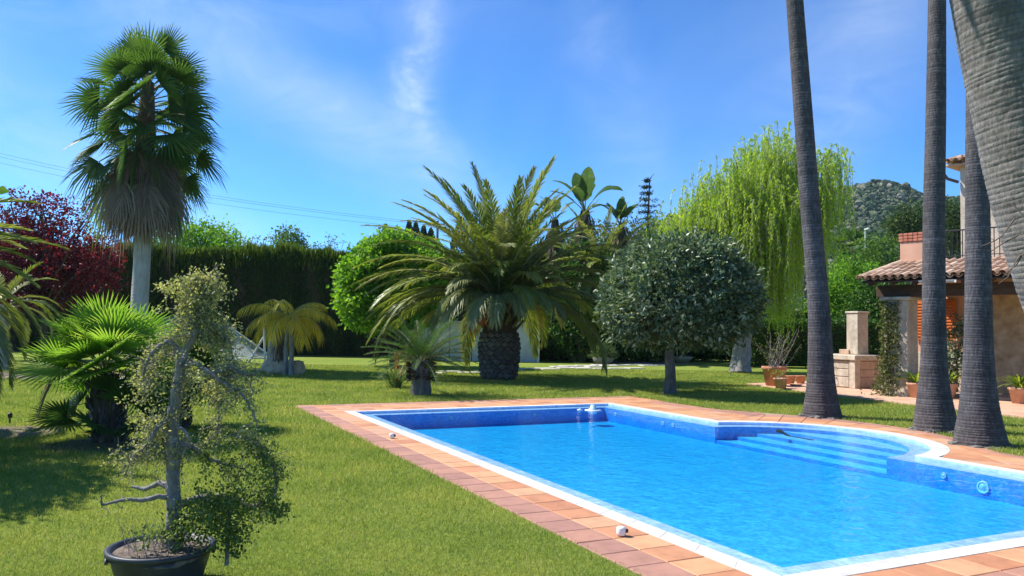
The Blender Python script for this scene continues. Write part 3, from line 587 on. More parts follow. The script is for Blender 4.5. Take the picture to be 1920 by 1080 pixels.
def skeleton(t, base, forks, r0, mat, org, rng, top, name="trunk", seg=9):
    """tapered trunk with limbs reaching into the crown"""
    mb = MB(); n = 12; P = limb(base, top, n, 0.12, rng); rad = r0 * np.linspace(1.0, 0.5, n); rad[0] *= 1.35; rad[1] *= 1.1; mb.tube(P, rad, seg, 0)
    for f in forks:
        i = rng.integers(n // 2, n); Q = limb(P[i], f, 7, 0.2, rng, 0.06); mb.tube(Q, np.linspace(r0 * 0.42, r0 * 0.08, 7), 6, 0)
    return mb.build(name, mat, t, org, smooth=True)
def tree(name, base, label, cat, leafmat, barkmat, lobes, r0, nclump, per, spread, L, W, seed, group=None, lump=0.2, shell=0.5, trunk_top=None, down=0.0, zmin=-1.0, out=0.8):
    """generic broadleaf: lobes = [(centre, radii)]"""
    rng = np.random.default_rng(seed); t = thing(name, base, label, cat, group); mb = MB(); vol = sum(np.prod(l[1]) ** 0.667 for l in lobes); forks = []
    for i, (c, rad) in enumerate(lobes):
        C, D = crown_points(int(nclump * np.prod(rad) ** 0.667 / vol), c, rad, seed * 13 + i, lump, shell=shell, zmin=zmin); clumps(mb, C, D, per, spread, L, W, rng, out=out, down=down)
        forks += [np.array(tuple(c)) + rng.normal(size=3) * np.array(rad) * 0.45 for _ in range(4)]
    mb.build("crown", leafmat, t, base)
    tt = trunk_top if trunk_top is not None else np.mean([np.array(tuple(l[0])) for l in lobes], 0); skeleton(t, base, forks, r0, barkmat, base, rng, tt); return t

def ringed_trunk(t, pts, rad, org, mat, spacing=0.045, seg=18, flute=None, depth=0.035, seed=0, name="trunk"):
    """palm trunk with leaf-scar rings as relief"""
    rng = np.random.default_rng(seed); P = np.array([tuple(p) for p in pts], float); d = np.r_[0, np.cumsum(np.linalg.norm(np.diff(P, axis=0), axis=1))]
    # ring stations: groove, lip, lip ...
    s = []; rn = []; x = 0.0; off = []
    while x < d[-1]:
        st = spacing * rng.uniform(0.7, 1.35); tn = rng.random()
        s += [x, x + st * 0.25, x + st * 0.85]; rn += [0.05, tn * 0.8 + 0.2, tn * 0.8 + 0.2]; off += [-depth, depth * 0.6, depth * 0.2]; x += st
    s = np.array(s); s = np.minimum(s, d[-1]); C = np.c_[[np.interp(s, d, P[:, j]) for j in range(3)]].T; R = np.interp(s, d, rad) * (1 + np.array(off))
    # smooth centreline
    a = np.linspace(0, 2 * np.pi, seg, endpoint=False); lob = 1 + 0.006 * rng.normal(size=(len(s), seg)); 
    if flute is not None:
        f = np.exp(-s / flute[0])[:, None]; lob = lob + f * flute[1] * (np.sin(a * 7 + 1.3)[None] + 0.6 * np.sin(a * 12 + 0.4)[None])
    tilt = 0.35 * np.interp(s, d, rad)[:, None] * 0.12 * np.sin(a[None] + rng.random(len(s))[:, None] * 0.6)
    mb = MB(); mb.tube(C, R, seg, 0, np.repeat(rn, seg), cap=False, lobes=lob); mb.V[0][:, 2] += np.repeat(tilt.ravel() * 0, 1)
    return mb.build(name, mat, t, org, smooth=False)

def lathe(mb, prof, c, seg=20, mi=0, sx=1.0, sy=1.0, rot=0.0):
    a = np.linspace(0, 2 * np.pi, seg, endpoint=False); cx = np.cos(a) * sx; sy_ = np.sin(a) * sy
    X = cx * math.cos(rot) - sy_ * math.sin(rot); Y = cx * math.sin(rot) + sy_ * math.cos(rot)
    V = np.array([[c[0] + r * X[i], c[1] + r * Y[i], c[2] + z] for r, z in prof for i in range(seg)])
    F = [[k * seg + i, k * seg + (i + 1) % seg, (k + 1) * seg + (i + 1) % seg, (k + 1) * seg + i] for k in range(len(prof) - 1) for i in range(seg)]
    mb.add(V, F, mi, 0.5, True); return mb
def rockmesh(seed, size, rough=0.2):
    bm = bmesh.new(); bmesh.ops.create_icosphere(bm, subdivisions=3, radius=1.0); V = np.array([v.co[:] for v in bm.verts]); d = unit(V)
    r = 1 + rough * wob(d, 2.2, seed) + rough * 0.4 * wob(d, 6, seed + 5); V = np.sign(d) * np.abs(d) ** 0.75 * r[:, None] * np.array(size)
    F = np.array([[v.index for v in f.verts] for f in bm.faces]); bm.free(); return V, F

# ------------------------------------------------------------------ tall fan palm with a skirt of dead leaves
def tall_fan_palm():
    rng = np.random.default_rng(21); D_ = 28.0; b = ground(257, 690); b = Vector((at(257, 690, D_).x, D_, 0)); s = D_ / F_PX
    t = thing("tall_fan_palm", b, "tall fan palm with green crown and shaggy skirt of dead brown leaves", "palm")
    zz = lambda py: (690 - py) * s
    ringed_trunk(t, [b, b + Vector((0.0, 0, 2)), b + Vector((0.05, 0, 5)), b + Vector((-0.05, 0, zz(240)))], [0.33, 0.29, 0.27, 0.24], b, M["trunk_smooth"], 0.12, 18, None, 0.012, 5)
    # brown stem with leaf bases above the skirt
    mb = MB(); lathe(mb, [(0.30, 0), (0.36, 0.4), (0.30, 1.2), (0.33, 2.4), (0.2, 4.3)], (0, 0, zz(380)), 14); mb.build("stem", M["fibre"], t)
    n = 72; ga = 2.399963
    for i in range(n):
        f = i / (n - 1); el = math.asin(-0.42 + 1.38 * f) + rng.normal(0, 0.1); z = zz(282) + (zz(140) - zz(282)) * f; az = i * ga + rng.normal(0, 0.25)
        fan(t, (0.1 * math.cos(az), 0.1 * math.sin(az), z), az, min(el, 1.5), [M["fan_leaf"], M["petiole"]], pet=0.45 + 1.3 * rng.random() ** 0.9 * (1.15 - 0.45 * f), R=rng.uniform(1.1, 1.45), nseg=28, spread=1.5, droop=rng.uniform(0.2, 0.55) * (1.1 - f), sag=0.45 - 0.25 * f, rng=rng, split=0.4, tone=0.05 + 0.6 * rng.random(), twist=rng.normal(0, 0.75), cup=0.3, pr=0.03)
    for i in range(8):
        az = i * 0.8 + 0.3; fan(t, (0.1 * math.cos(az), 0.1 * math.sin(az), zz(318)), az, -0.2 + rng.normal(0, 0.15), [M["fan_dead"] if i % 4 else M["fan_leaf"], M["petiole"]], pet=1.2, R=1.3, nseg=26, spread=1.4, droop=0.9, sag=1.2, rng=rng, tone=0.7, twist=rng.normal(0, 0.4), pr=0.028)
    k = 0
    for ring_, (pz, cnt, r0) in enumerate([(268, 12, 0.3), (282, 15, 0.34), (300, 16, 0.38), (318, 16, 0.36), (334, 16, 0.34), (348, 14, 0.3)]):
        for i in range(cnt):
            az = i * 2 * math.pi / cnt + ring_ * 0.4 + rng.normal(0, 0.12)
            fan(t, (0.2 * math.cos(az), 0.2 * math.sin(az), zz(pz)), az, -0.15 - 0.14 * ring_ + rng.normal(0, 0.1), [M["fan_dead"], M["fan_dead"]], pet=0.9 + rng.uniform(-0.1, 0.1), R=1.25 + rng.uniform(-0.25, 0.2), nseg=20, spread=0.75, droop=0.2, sag=1.35 - 0.13 * ring_, rng=rng, name="dead_frond", split=0.35, tone=rng.random() * 0.9, cup=0.7, pr=0.02)
            k += 1
tall_fan_palm()

# ------------------------------------------------------------------ three slender palms by the pool and the leaning one in front
fan_shared = None
def slender_palm(name, label, line, hws, d, seed, top_z, group, mat, spacing, flute, seg=20, crown=True):
    rng = np.random.default_rng(seed); s = d / F_PX; P = [at(px, py, d) for px, py in line]; R = [h * s for h in hws]
    b = Vector((P[0].x, P[0].y, 0)); P[0].z = -0.05
    ext = P[-1] + (P[-1] - P[-2]).normalized() * max(0.1, top_z - P[-1].z); P.append(ext); R.append(R[-1] * 0.95)
    t = thing(name, b, label, "palm", group)
    # smooth the centreline
    A = np.array([tuple(p) for p in P]); dd = np.r_[0, np.cumsum(np.linalg.norm(np.diff(A, axis=0), axis=1))]; u = np.linspace(0, dd[-1], 60); Q = np.c_[[np.interp(u, dd, A[:, j]) for j in range(3)]].T
    for _ in range(3): Q[1:-1] = (Q[:-2] + Q[1:-1] * 2 + Q[2:]) / 4
    rr = np.interp(u, dd, R)
    for _ in range(2): rr[1:-1] = (rr[:-2] + rr[1:-1] * 2 + rr[2:]) / 4
    ringed_trunk(t, Q, rr, b, mat, spacing, seg, flute, 0.016 if d > 8 else 0.010, seed)
    if crown:
        for i in range(24):
            az = i * 2.4; f = i / 23; fan(t, ext - b, az, -0.6 + 1.9 * f, [M["fan_leaf"], M["petiole"]], pet=1.0, R=1.0, nseg=16, spread=1.6, droop=0.4, sag=0.5, rng=rng)
    return t, b
GP = "slender grey palm trunks beside the pool bay"
def tbase(t, b, r, seed):
    """ragged root collar where the trunk meets the turf"""
    rng = np.random.default_rng(seed); mb = MB()
    for i in range(26):
        a = rng.random() * 6.28; p = np.array([math.cos(a) * r * rng.uniform(0.9, 1.02), math.sin(a) * r * rng.uniform(0.9, 1.02), rng.uniform(-0.02, 0.02)]); V, F = rockmesh(seed + i, (rng.uniform(.03, .10), rng.uniform(.03, .08), rng.uniform(.015, .04)), 0.35); mb.add(V + p, F[::1], 0, rng.random())
    mb.build("root_collar", M["trunk_scale"], t)
t1, b1 = slender_palm("slender_palm", "slender dark grey palm trunk rising in front of the stone barbecue", [(1541, 783), (1540, 765), (1540, 735), (1539, 700), (1538, 640), (1535, 560), (1520, 400), (1505, 200), (1490, 0)], [37, 32, 26.5, 23.5, 21.5, 19, 18, 17, 15.5], 15.29, 31, 13.5, GP, M["trunk_ring"], 0.05, (0.35, 0.02))
tbase(t1, b1, 0.38, 100)
t2, b2 = slender_palm("slender_palm", "slender dark palm trunk beside the porch column with the shutters behind it", [(1755, 808), (1754, 790), (1751, 740), (1751, 700), (1751, 600), (1751, 400), (1755, 200), (1757, 0)], [41, 38, 28, 24, 20.5, 19, 17.5, 15.5], 13.38, 32, 13.0, GP, M["trunk_ring"], 0.045, (0.4, 0.025))
tbase(t2, b2, 0.37, 200)
t3, b3 = slender_palm("slender_palm", "slender palm trunk closest to the pool paving, crossing the balcony rail", [(1839, 838), (1838, 820), (1836, 770), (1835, 736), (1835, 650), (1834, 500), (1832, 300), (1832, 100), (1833, 0)], [48, 44, 34, 30, 24.5, 22, 20, 18, 17], 11.73, 33, 12.0, GP, M["trunk_ring"], 0.042, (0.4, 0.03))
tbase(t3, b3, 0.375, 300)
# leaning near trunk: the centreline leaves the frame on the right
def leaning_palm():
    d = 5.2; s = d / F_PX; line = [(2230, 1110), (2190, 1000), (2120, 800), (2050, 620), (1988, 450), (1942, 320), (1908, 200), (1876, 100), (1848, 0), (1825, -100)]
    hw = [120, 110, 100, 96, 94, 86, 77, 69, 59, 55]
    t, b = slender_palm("leaning_palm", "thick pale ringed palm trunk leaning in from the top right corner", line, hw, d, 34, 7.2, None, M["trunk_near"], 0.034, (0.4, 0.02), 40, True)
    # frayed fibres hanging off the trunk
    rng = np.random.default_rng(9)
    for (px, py, ex, ey) in [(1905, 405, 1838, 462), (1912, 440, 1850, 470), (1925, 470, 1880, 520), (1915, 480, 1872, 532), (1900, 380, 1925, 410)]:
        p = at(px, py, d - 0.32); e = at(ex, ey, d - 0.38); Q = limb(p, e, 6, 0.15, rng, -0.08); mb = MB(); mb.tube(Q, np.linspace(0.006, 0.002, 6), 4); mb.build("dry_fibre", M["fan_dead"], t, b)
leaning_palm()

# ------------------------------------------------------------------ big date palm
def date_palm(name, label, base, cz, n, Lr, seed, mats, bend=(0.45, 1.75), el=(1.5, -0.35), nl=62, lmax=0.46, lw=0.032, rr=0.03, group=None, vee=0.5, old=None, droop=0.15, extra=()):
    rng = np.random.default_rng(seed); t = thing(name, base, label, "palm", group)
    for i in range(n):
        f = i / (n - 1); az = i * 2.399963 + rng.normal(0, 0.1); e = el[0] + (el[1] - el[0]) * f ** 0.95 + rng.normal(0, 0.08); bd = bend[0] + (bend[1] - bend[0]) * f ** 0.8 + rng.normal(0, 0.12)
        L = Lr[0] + (Lr[1] - Lr[0]) * rng.random()
        if f > 0.45 and math.sin(az) < -0.45: L *= 0.62; e += 0.25                      # the near side is pruned shorter
        mm = mats if (old is None or rng.random() > 0.2 + 0.5 * f) else old; dr = droop * (0.5 + 1.3 * f)
        pinnate(t, (0.22 * math.cos(az) * (0.4 + f), 0.22 * math.sin(az) * (0.4 + f), cz + 0.35 * (1 - f)), az, e, L, bd, mm, nl, lmax, lw, vee, dr, rng, side=rng.normal(0, 0.07), rr=rr, tone=rng.random() * 0.8, beta=(1.0, 0.35))
    for (az, e, L, bd) in extra: pinnate(t, (0.1 * math.cos(az), 0.1 * math.sin(az), cz + 0.3), az, e, L, bd, mats, nl, lmax, lw, vee, droop, rng, rr=rr, tone=0.4, beta=(1.1, 0.5))
    return t
def big_palm():
    b = ground(935, 712); b.z = 0; DM = [M["date_leaf"], M["date_rachis"]]; DO = [M["date_grey"], M["date_rachis"]]
    t = date_palm("date_palm", "broad date palm with stout scaly trunk and arching fronds behind the pool", b, 2.2, 108, (3.7, 4.6), 44, DM, (0.4, 2.0), (1.40, 0.25), 88, 0.62, 0.040, 0.045, None, 0.3, DO, 0.3,
                  extra=[(0.0, 1.40, 4.3, 0.35), (3.14, 1.5, 4.1, 0.25), (3.14, 1.3, 4.2, 0.45), (3.0, 1.05, 4.6, 0.75), (0.1, 0.86, 4.3, 0.1), (0.3, 1.25, 4.4, 0.6), (3.3, 0.9, 4.8, 1.0), (3.1, 0.55, 4.7, 1.1), (2.9, 0.35, 4.6, 1.2), (3.4, 0.3, 4.5, 1.5), (0.0, 0.5, 4.3, 1.2), (3.14, 0.75, 4.8, 1.3), (-2.6, 0.5, 4.4, 1.4)])
    rng = np.random.default_rng(5); mb = MB(); lathe(mb, [(0.50, -0.02), (0.54, 0.1), (0.56, 0.35), (0.60, 0.7), (0.62, 1.05), (0.55, 1.4), (0.45, 1.8), (0.42, 2.3), (0.2, 2.6)], (0, 0, 0), 22); mb.build("trunk", M["fibre"], t)
    # diamond leaf bases up the trunk
    V = np.array([[-1, 0, 0], [0, 0, -0.75], [1, 0, 0], [0, 0, 0.75], [-0.45, 0.5, 0.1], [0, 0.55, -0.3], [0.45, 0.5, 0.1], [0, 0.6, 0.35]], float); Fq = [[0, 1, 5, 4], [1, 2, 6, 5], [2, 3, 7, 6], [3, 0, 4, 7], [4, 5, 6, 7]]
    variants = [MB().add(V * np.array([0.115, 0.11, 0.12]) * rng.uniform(0.85, 1.15, 3), Fq, 0, r).build("leaf_base", M["trunk_scale"], t) for r in (0.15, 0.4, 0.65, 0.9)]
    rows = 10; first_ = [True] * 4
    for r in range(rows):
        z = 0.16 + r * 0.135; R = np.interp(z, [0, 0.35, 0.7, 1.05, 1.4, 1.8], [0.52, 0.56, 0.60, 0.62, 0.55, 0.45])
        for q in range(17):
            a = (q + 0.5 * (r % 2)) * 2 * math.pi / 17 + rng.normal(0, 0.03); k = rng.integers(4); loc = (R * math.cos(a), R * math.sin(a), z + rng.normal(0, 0.012)); rot = (rng.normal(0.15, 0.1), 0, a - math.pi / 2)
            if first_[k]: o = variants[k]; first_[k] = False; o.location = loc; o.rotation_euler = rot
            else: inst("leaf_base", variants[k].data, t, loc, rot, rng.uniform(0.9, 1.12))
    pinnate(t, (0.3, -0.3, 2.3), -0.75, 0.5, 1.7, 2.2, [M["yellow_leaf"], M["date_rachis"]], 44, 0.36, 0.03, 0.2, 0.5, rng, rr=0.03, tone=0.8)
    # cut petiole stubs flaring under the crown, orange fruit stalks
    for i in range(34):
        a = i * 2.4; e = rng.uniform(0.5, 1.1); P = [(0.42 * math.cos(a), 0.42 * math.sin(a), 1.45 + 0.02 * i), ((0.42 + 0.5 * math.cos(e)) * math.cos(a), (0.42 + 0.5 * math.cos(e)) * math.sin(a), 1.45 + 0.02 * i + 0.5 * math.sin(e))]
        mb = MB(); mb.tube(P, [0.06, 0.035], 5); mb.build("petiole_stub", M["petiole"], t)
    for (px, py, n_) in [(921, 572, 90), (884, 602, 80), (968, 560, 50), (905, 590, 40)]:
        p = at(px, py, b.y - 0.9); c = np.array(tuple(p)); mb = MB(); P = c + rng.normal(size=(n_, 3)) * np.array([0.06, 0.06, 0.05]); mb.leaves(P, np.array([[0.0, 0, -1]]) + rng.normal(size=(n_, 3)) * 0.35, 0.35, 0.03, 0, rng=rng); q = limb((b.x, b.y, 2.3), c, 5, 0.05, rng); mb.tube(q, 0.02, 4); mb.build("fruit_stalk", M["orange_stalk"], t, b)
big_palm()
M["bark_dim"] = rough_mat("dim_grey_bark", [(0.25, (0.06, 0.055, 0.05)), (0.6, (0.15, 0.14, 0.13)), (0.8, (0.25, 0.235, 0.22))], 14, 0.9, 0.8, 0.02, (1, 1, 0.35), blotch=(3, 0.5))
# ------------------------------------------------------------------ left side
DM = [M["date_leaf"], M["date_rachis"]]; DO = [M["date_grey"], M["date_rachis"]]
def left_date_palm():
    b = Vector((-8.35, 10.2, 0)); t = date_palm("date_palm", "date palm at the left edge, its fronds drooping into view", b, 1.75, 64, (2.0, 2.5), 61, DM, (0.9, 2.2), (0.95, -0.2), 60, 0.36, 0.026, 0.028, None, 0.5, DO, 0.25)
    rng = np.random.default_rng(2); ringed_trunk(t, [b, b + Vector((0.05, 0, 1.2)), b + Vector((0, 0, 2.5))], [0.34, 0.28, 0.25], b, M["trunk_scale"], 0.09, 14, None, 0.06, 8)
    # a neighbour farther back whose leaning stem shows at the edge
    b2 = ground(2, 694); b2.z = 0; t2 = date_palm("young_date_palm", "younger date palm with thin leaning stem at the left edge under the purple tree", b2, 2.0, 20, (1.5, 1.9), 62, DM, (0.6, 1.7), (1.1, -0.2), 40, 0.32, 0.03, 0.025, None, 0.5, DO, 0.25)
    mb = MB(); mb.tube([(0.12, 0, -0.02), (0.05, 0, 1.0), (0, 0, 2.1)], [0.17, 0.13, 0.12], 10); mb.build("trunk", M["bark_grey"], t2)
left_date_palm()

def plum_tree():
    rng = np.random.default_rng(70); d = 33.0; b = at(85, 690, d); b.z = 0; s = d / F_PX
    t = thing("plum_tree", b, "dark purple-red leaved plum tree beside the tall fan palm", "tree")
    mb = MB(); forks = []
    for (px, py, rx, ry, n, dy) in [(95, 480, 110, 75, 560, 0), (165, 490, 60, 55, 260, -0.6), (40, 440, 70, 55, 260, 0.4), (70, 400, 60, 40, 110, 0), (100, 540, 120, 50, 420, 0), (20, 520, 70, 70, 260, 0), (55, 375, 22, 22, 30, 0), (130, 395, 30, 25, 36, 0)]:
        c = at(px, py, d + dy); C, D = crown_points(n, c, (rx * s, 1.6, ry * s), 700 + px, 0.25, shell=0.3)
        tone = np.clip(rng.random(len(C)) * 0.55 + np.clip((px - 90) / 260, -0.1, 0.35) + 0.12, 0, 1); clumps(mb, C, D, 11, 0.13, 0.12, 0.085, rng, tone=tone); forks += [C[i] for i in rng.integers(0, len(C), 6)]
    mb.build("crown", M["plum"], t, b); skeleton(t, b, forks, 0.16, M["bark_brown"], b, rng, at(85, 540, d))
plum_tree()

def low_fan_palm(name, label, b, h, tr, n, R, pet, seed, mats, el0=-0.35, el1=1.45, lean=(0, 0), tone=None, rs=(0.9, 1.1), nseg=40, spread=2.0):
    rng = np.random.default_rng(seed); t = thing(name, b, label, "palm"); top = Vector((lean[0], lean[1], h))
    if tr > 0:
        mb = MB(); P = [(0, 0, -0.02), (lean[0] * .3, lean[1] * .3, h * .35), (lean[0] * .7, lean[1] * .7, h * .75), tuple(top)]; mb.tube(P, [tr * 1.05, tr * 0.95, tr, tr * 0.7], 14); mb.build("trunk", M["fibre"], t)
        mb = MB(); a = rng.random(260) * 6.28; z = rng.random(260); Pp = np.c_[lean[0] * z + np.cos(a) * tr * .95, lean[1] * z + np.sin(a) * tr * .95, z * h]; mb.leaves(Pp, np.c_[np.cos(a) * .6, np.sin(a) * .6, np.ones(260) * 0.9], 0.13, 0.05, 0, rng=rng); mb.build("leaf_base_fibre", M["trunk_scale"], t)
    for i in range(n):
        f = i / max(1, n - 1); az = i * 2.399963 + rng.normal(0, 0.15)
        fan(t, top, az, el0 + (el1 - el0) * f + rng.normal(0, 0.1), mats, pet=pet * rng.uniform(*rs), R=R * rng.uniform(*rs), nseg=nseg, spread=spread, droop=0.12, sag=0.35, rng=rng, split=0.4, tone=tone, cup=0.35, pr=0.011, twist=rng.normal(0, 0.45))
    return t
bf = ground(203, 832); bf.z = 0
tf = low_fan_palm("fan_palm", "bushy bright green fan palm with short brown trunk on the left lawn", bf, 0.90, 0.2, 32, 0.68, 0.52, 81, [M["fan_bright"], M["petiole"]], 0.08, 1.5, (-0.1, 0.05), nseg=44)
rng_ = np.random.default_rng(82)
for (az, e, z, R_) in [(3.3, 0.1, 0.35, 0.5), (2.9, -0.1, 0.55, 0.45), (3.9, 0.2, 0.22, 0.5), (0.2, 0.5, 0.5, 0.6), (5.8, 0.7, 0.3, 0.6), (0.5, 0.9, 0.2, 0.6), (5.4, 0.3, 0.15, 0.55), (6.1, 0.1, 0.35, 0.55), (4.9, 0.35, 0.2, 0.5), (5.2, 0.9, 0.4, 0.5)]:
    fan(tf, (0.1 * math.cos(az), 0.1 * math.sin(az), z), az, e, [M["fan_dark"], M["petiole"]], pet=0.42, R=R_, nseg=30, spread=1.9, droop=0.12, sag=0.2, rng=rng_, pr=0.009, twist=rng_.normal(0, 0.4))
for (px, py, ex, ey) in [(150, 690, 75, 745), (160, 700, 120, 740)]:                     # pale dried leaf hanging
    pass
fan(tf, (-0.25, -0.1, 1.05), 3.5, 0.35, [M["fan_dead"], M["petiole"]], pet=0.3, R=0.5, nseg=9, spread=0.5, droop=1.0, sag=1.2, rng=rng_, tone=1.0, name="dried_frond", pr=0.01)
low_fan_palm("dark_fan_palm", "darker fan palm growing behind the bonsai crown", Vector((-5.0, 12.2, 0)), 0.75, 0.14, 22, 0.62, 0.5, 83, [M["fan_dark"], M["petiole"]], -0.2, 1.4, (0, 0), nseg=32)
mb = MB(); V, F = rockmesh(3, (0.75, 0.6, 0.035), 0.15); mb.add(V, F); so = mb.build("soil_patch", M["soil"], None, (bf.x + 0.05, bf.y - 0.15, 0.0), local=True); tag(so, "bare soil patch round the fan palm trunk", "soil", None, "structure")
mb = MB(); V, F = rockmesh(4, (0.7, 0.7, 0.03), 0.2); mb.add(V, F); gl_ = ground(12, 812); so = mb.build("soil_bed", M["soil"], None, (gl_.x, gl_.y, 0), local=True); tag(so, "small bare soil bed at the left edge", "soil", None, "structure")
# small black garden spike light
gl2 = ground(18, 797); t = thing("garden_light", (gl2.x, gl2.y, 0), "small black spike light in the soil at the left edge", "light"); mb = MB(); mb.tube([(0, 0, -0.05), (0, 0, 0.12)], 0.012, 6); mb.build("spike", M["iron"], t); mb = MB(); lathe(mb, [(0.0, 0.10), (0.03, 0.11), (0.035, 0.17), (0.02, 0.185), (0.0, 0.186)], (0, 0, 0), 10); mb.build("lamp_head", M["iron"], t)

# ------------------------------------------------------------------ bonsai in its black tub
def bonsai():
    rng = np.random.default_rng(90); D_ = 4.95; b = at(300, 1100, D_); b.z = 0
    t = thing("bonsai_tree", b, "gnarled grey bonsai with sparse olive leaves in a black tub", "bonsai")
    # tub: rim ellipse, thick lip, handles
    mb = MB(); lathe(mb, [(0.0, 0.0), (0.21, 0.0), (0.235, 0.02), (0.285, 0.20), (0.29, 0.215), (0.312, 0.22), (0.314, 0.245), (0.30, 0.25), (0.278, 0.245), (0.272, 0.20), (0.0, 0.19)], (0, 0, 0), 40); tub = mb.build("tub", M["pot_black"], t)
    for a in (0.5, 3.64):
        mb = MB(); mb.tube([(0.30 * math.cos(a + q), 0.30 * math.sin(a + q), 0.205 - 0.03 * math.cos(q * 9)) for q in np.linspace(-0.17, 0.17, 7)], 0.011, 6); mb.build("handle", M["pot_black"], tub)
    mb = MB(); V, F = rockmesh(11, (0.272, 0.272, 0.03), 0.2); mb.add(V + np.array([0, 0, 0.205]), F); mb.build("soil", M["soil"], t)
    def p(px, py, dy=0.0): return np.array(tuple(at(px, py, D_ + dy)))
    wood = MB(); Lf = MB(); Ld = MB(); tips = []
    def curve(pts, r0, r1, seg=8):
        A = np.array([q for q in pts]); dd = np.r_[0, np.cumsum(np.linalg.norm(np.diff(A, axis=0), axis=1))]; u = np.linspace(0, dd[-1], 8 * len(A)); Q = np.c_[[np.interp(u, dd, A[:, j]) for j in range(3)]].T
        for _ in range(4): Q[1:-1] = (Q[:-2] + 2 * Q[1:-1] + Q[2:]) / 4
        Q = Q + rng.normal(size=Q.shape) * r0 * 0.06; wood.tube(Q, np.linspace(r0, r1, len(Q)) * (1 + 0.05 * rng.normal(size=len(Q))), seg, 0); return Q
    main = curve([p(325, 1050), p(326, 960), p(324, 900), p(325, 850), p(322, 800), p(330, 740), p(338, 690), p(345, 655)], 0.047, 0.029, 12)
    up = curve([p(345, 660), p(358, 642, 0.0), p(368, 625, -0.02), p(371, 590), p(373, 560), p(370, 530)], 0.024, 0.009)
    B = []
    B.append((curve([p(335, 670), p(330, 648, -.03), p(316, 640, -.06), p(296, 650, -.1), p(278, 672, -.12), p(268, 705, -.14)], 0.020, 0.006), 1.0))
    B.append((curve([p(333, 668), p(316, 660, .03), p(300, 664, .05), p(286, 690, .07), p(282, 720, .08)], 0.016, 0.005), 1.0))
    B.append((curve([p(322, 935), p(300, 930, -.05), p(270, 938, -.08), p(240, 936, -.1), p(210, 942, -.12), p(190, 948, -.12), p(190, 928, -.12)], 0.018, 0.005), 0.12))
    B.append((curve([p(320, 915), p(300, 905, .05), p(270, 918, .1), p(248, 912, .12)], 0.022, 0.009), 0.12))
    B.append((curve([p(332, 800, -.04), p(346, 806, -.07), p(355, 826, -.08), p(343, 852, -.06)], 0.012, 0.008), 0.2))
    B.append((curve([p(322, 800), p(308, 790, -.05), p(296, 800, -.1), p(280, 830, -.12), p(258, 850, -.13), p(230, 880, -.15)], 0.018, 0.005), 1.3))
    B.append((curve([p(340, 690), p(365, 680, -.08), p(395, 700, -.12), p(425, 722, -.15), p(450, 735, -.16), p(475, 770, -.2), p(482, 800, -.2)], 0.019, 0.004), 1.2))
    B.append((curve([p(395, 700, -.12), p(430, 690, -.1), p(470, 705, -.1), p(490, 690, -.1)], 0.014, 0.004), 0.8))
    B.append((curve([p(395, 700, .1), p(405, 740, .14), p(412, 790, .15), p(400, 820, .18)], 0.014, 0.004), 1.0))
    B.append((curve([p(330, 830), p(365, 840, .08), p(392, 862, .12), p(430, 872, .15), p(460, 880, .18)], 0.022, 0.005), 1.0))
    B.append((curve([p(328, 950), p(370, 935, .08), p(420, 930, .14), p(470, 952, .18), p(505, 940, .2), p(520, 910, .2), p(512, 870, .2), p(490, 838, .18)], 0.026, 0.006), 1.5))
    B.append((curve([p(512, 870, .2), p(470, 825, .12), p(440, 818, .1)], 0.012, 0.004), 1.2))
    B.append((curve([p(430, 930, .1), p(428, 990, .05), p(425, 1060, .0)], 0.018, 0.013), 0.1))
    B.append((curve([p(371, 600), p(400, 610, .05), p(430, 640, .08), p(440, 690, .1)], 0.012, 0.004), 1.0))
    def twigs(Q, n, L, r, dens, droop, leafmb, spread=1.0, ls=0.018):
        for _ in range(n):
            i = rng.integers(len(Q) // 5, len(Q)); d = unit(rng.normal(size=3) * np.array([1, 0.9, 0.8])) ; ll = L * rng.uniform(0.4, 1.2); m = 8; P = [Q[i]]
            for k in range(m):
                d = unit(d + rng.normal(size=3) * 0.45 + np.array([0, 0, -droop])); P.append(P[-1] + d * ll / m)
            P = np.array(P); wood.tube(P, np.linspace(r, r * 0.3, m + 1), 4, 0, cap=False)
            for _q in range(2):
                j = rng.integers(2, m); dd = unit(rng.normal(size=3) + np.array([0, 0, -droop])); E = [P[j]]
                for k in range(4): dd = unit(dd + rng.normal(size=3) * 0.5); E.append(E[-1] + dd * ll * 0.12)
                wood.tube(E, np.linspace(r * 0.5, r * 0.2, 5), 3, 0, cap=False); P = np.vstack([P, E[2:]])
            nlf = rng.poisson(dens * 24)
            if nlf:
                C = P[rng.integers(2, len(P), nlf)] + rng.normal(size=(nlf, 3)) * 0.016 * spread; leafmb.leaves(C, rng.normal(size=(nlf, 3)) + np.array([0, 0, 0.3]), ls * rng.uniform(0.7, 1.3, nlf), ls * 0.62 * rng.uniform(0.7, 1.3, nlf), 0, np.clip(rng.random(nlf) * 0.8 + rng.random() * 0.2, 0, 1), rng=rng)
    for i, (Q, dn) in enumerate(B):
        lf = Ld if i in (9, 10, 11) else Lf
        if dn >= 0.5: twigs(Q, int(30 * dn), 0.17, 0.0032, 0.85 * dn, 0.12, lf)
        else: twigs(Q, 5, 0.1, 0.003, 0.15, 0.1, lf)
    twigs(up, 85, 0.20, 0.0035, 1.8, -0.12, Lf, 1.2, 0.02)
    twigs(main[-40:-4], 50, 0.22, 0.0035, 1.0, 0.25, Lf)
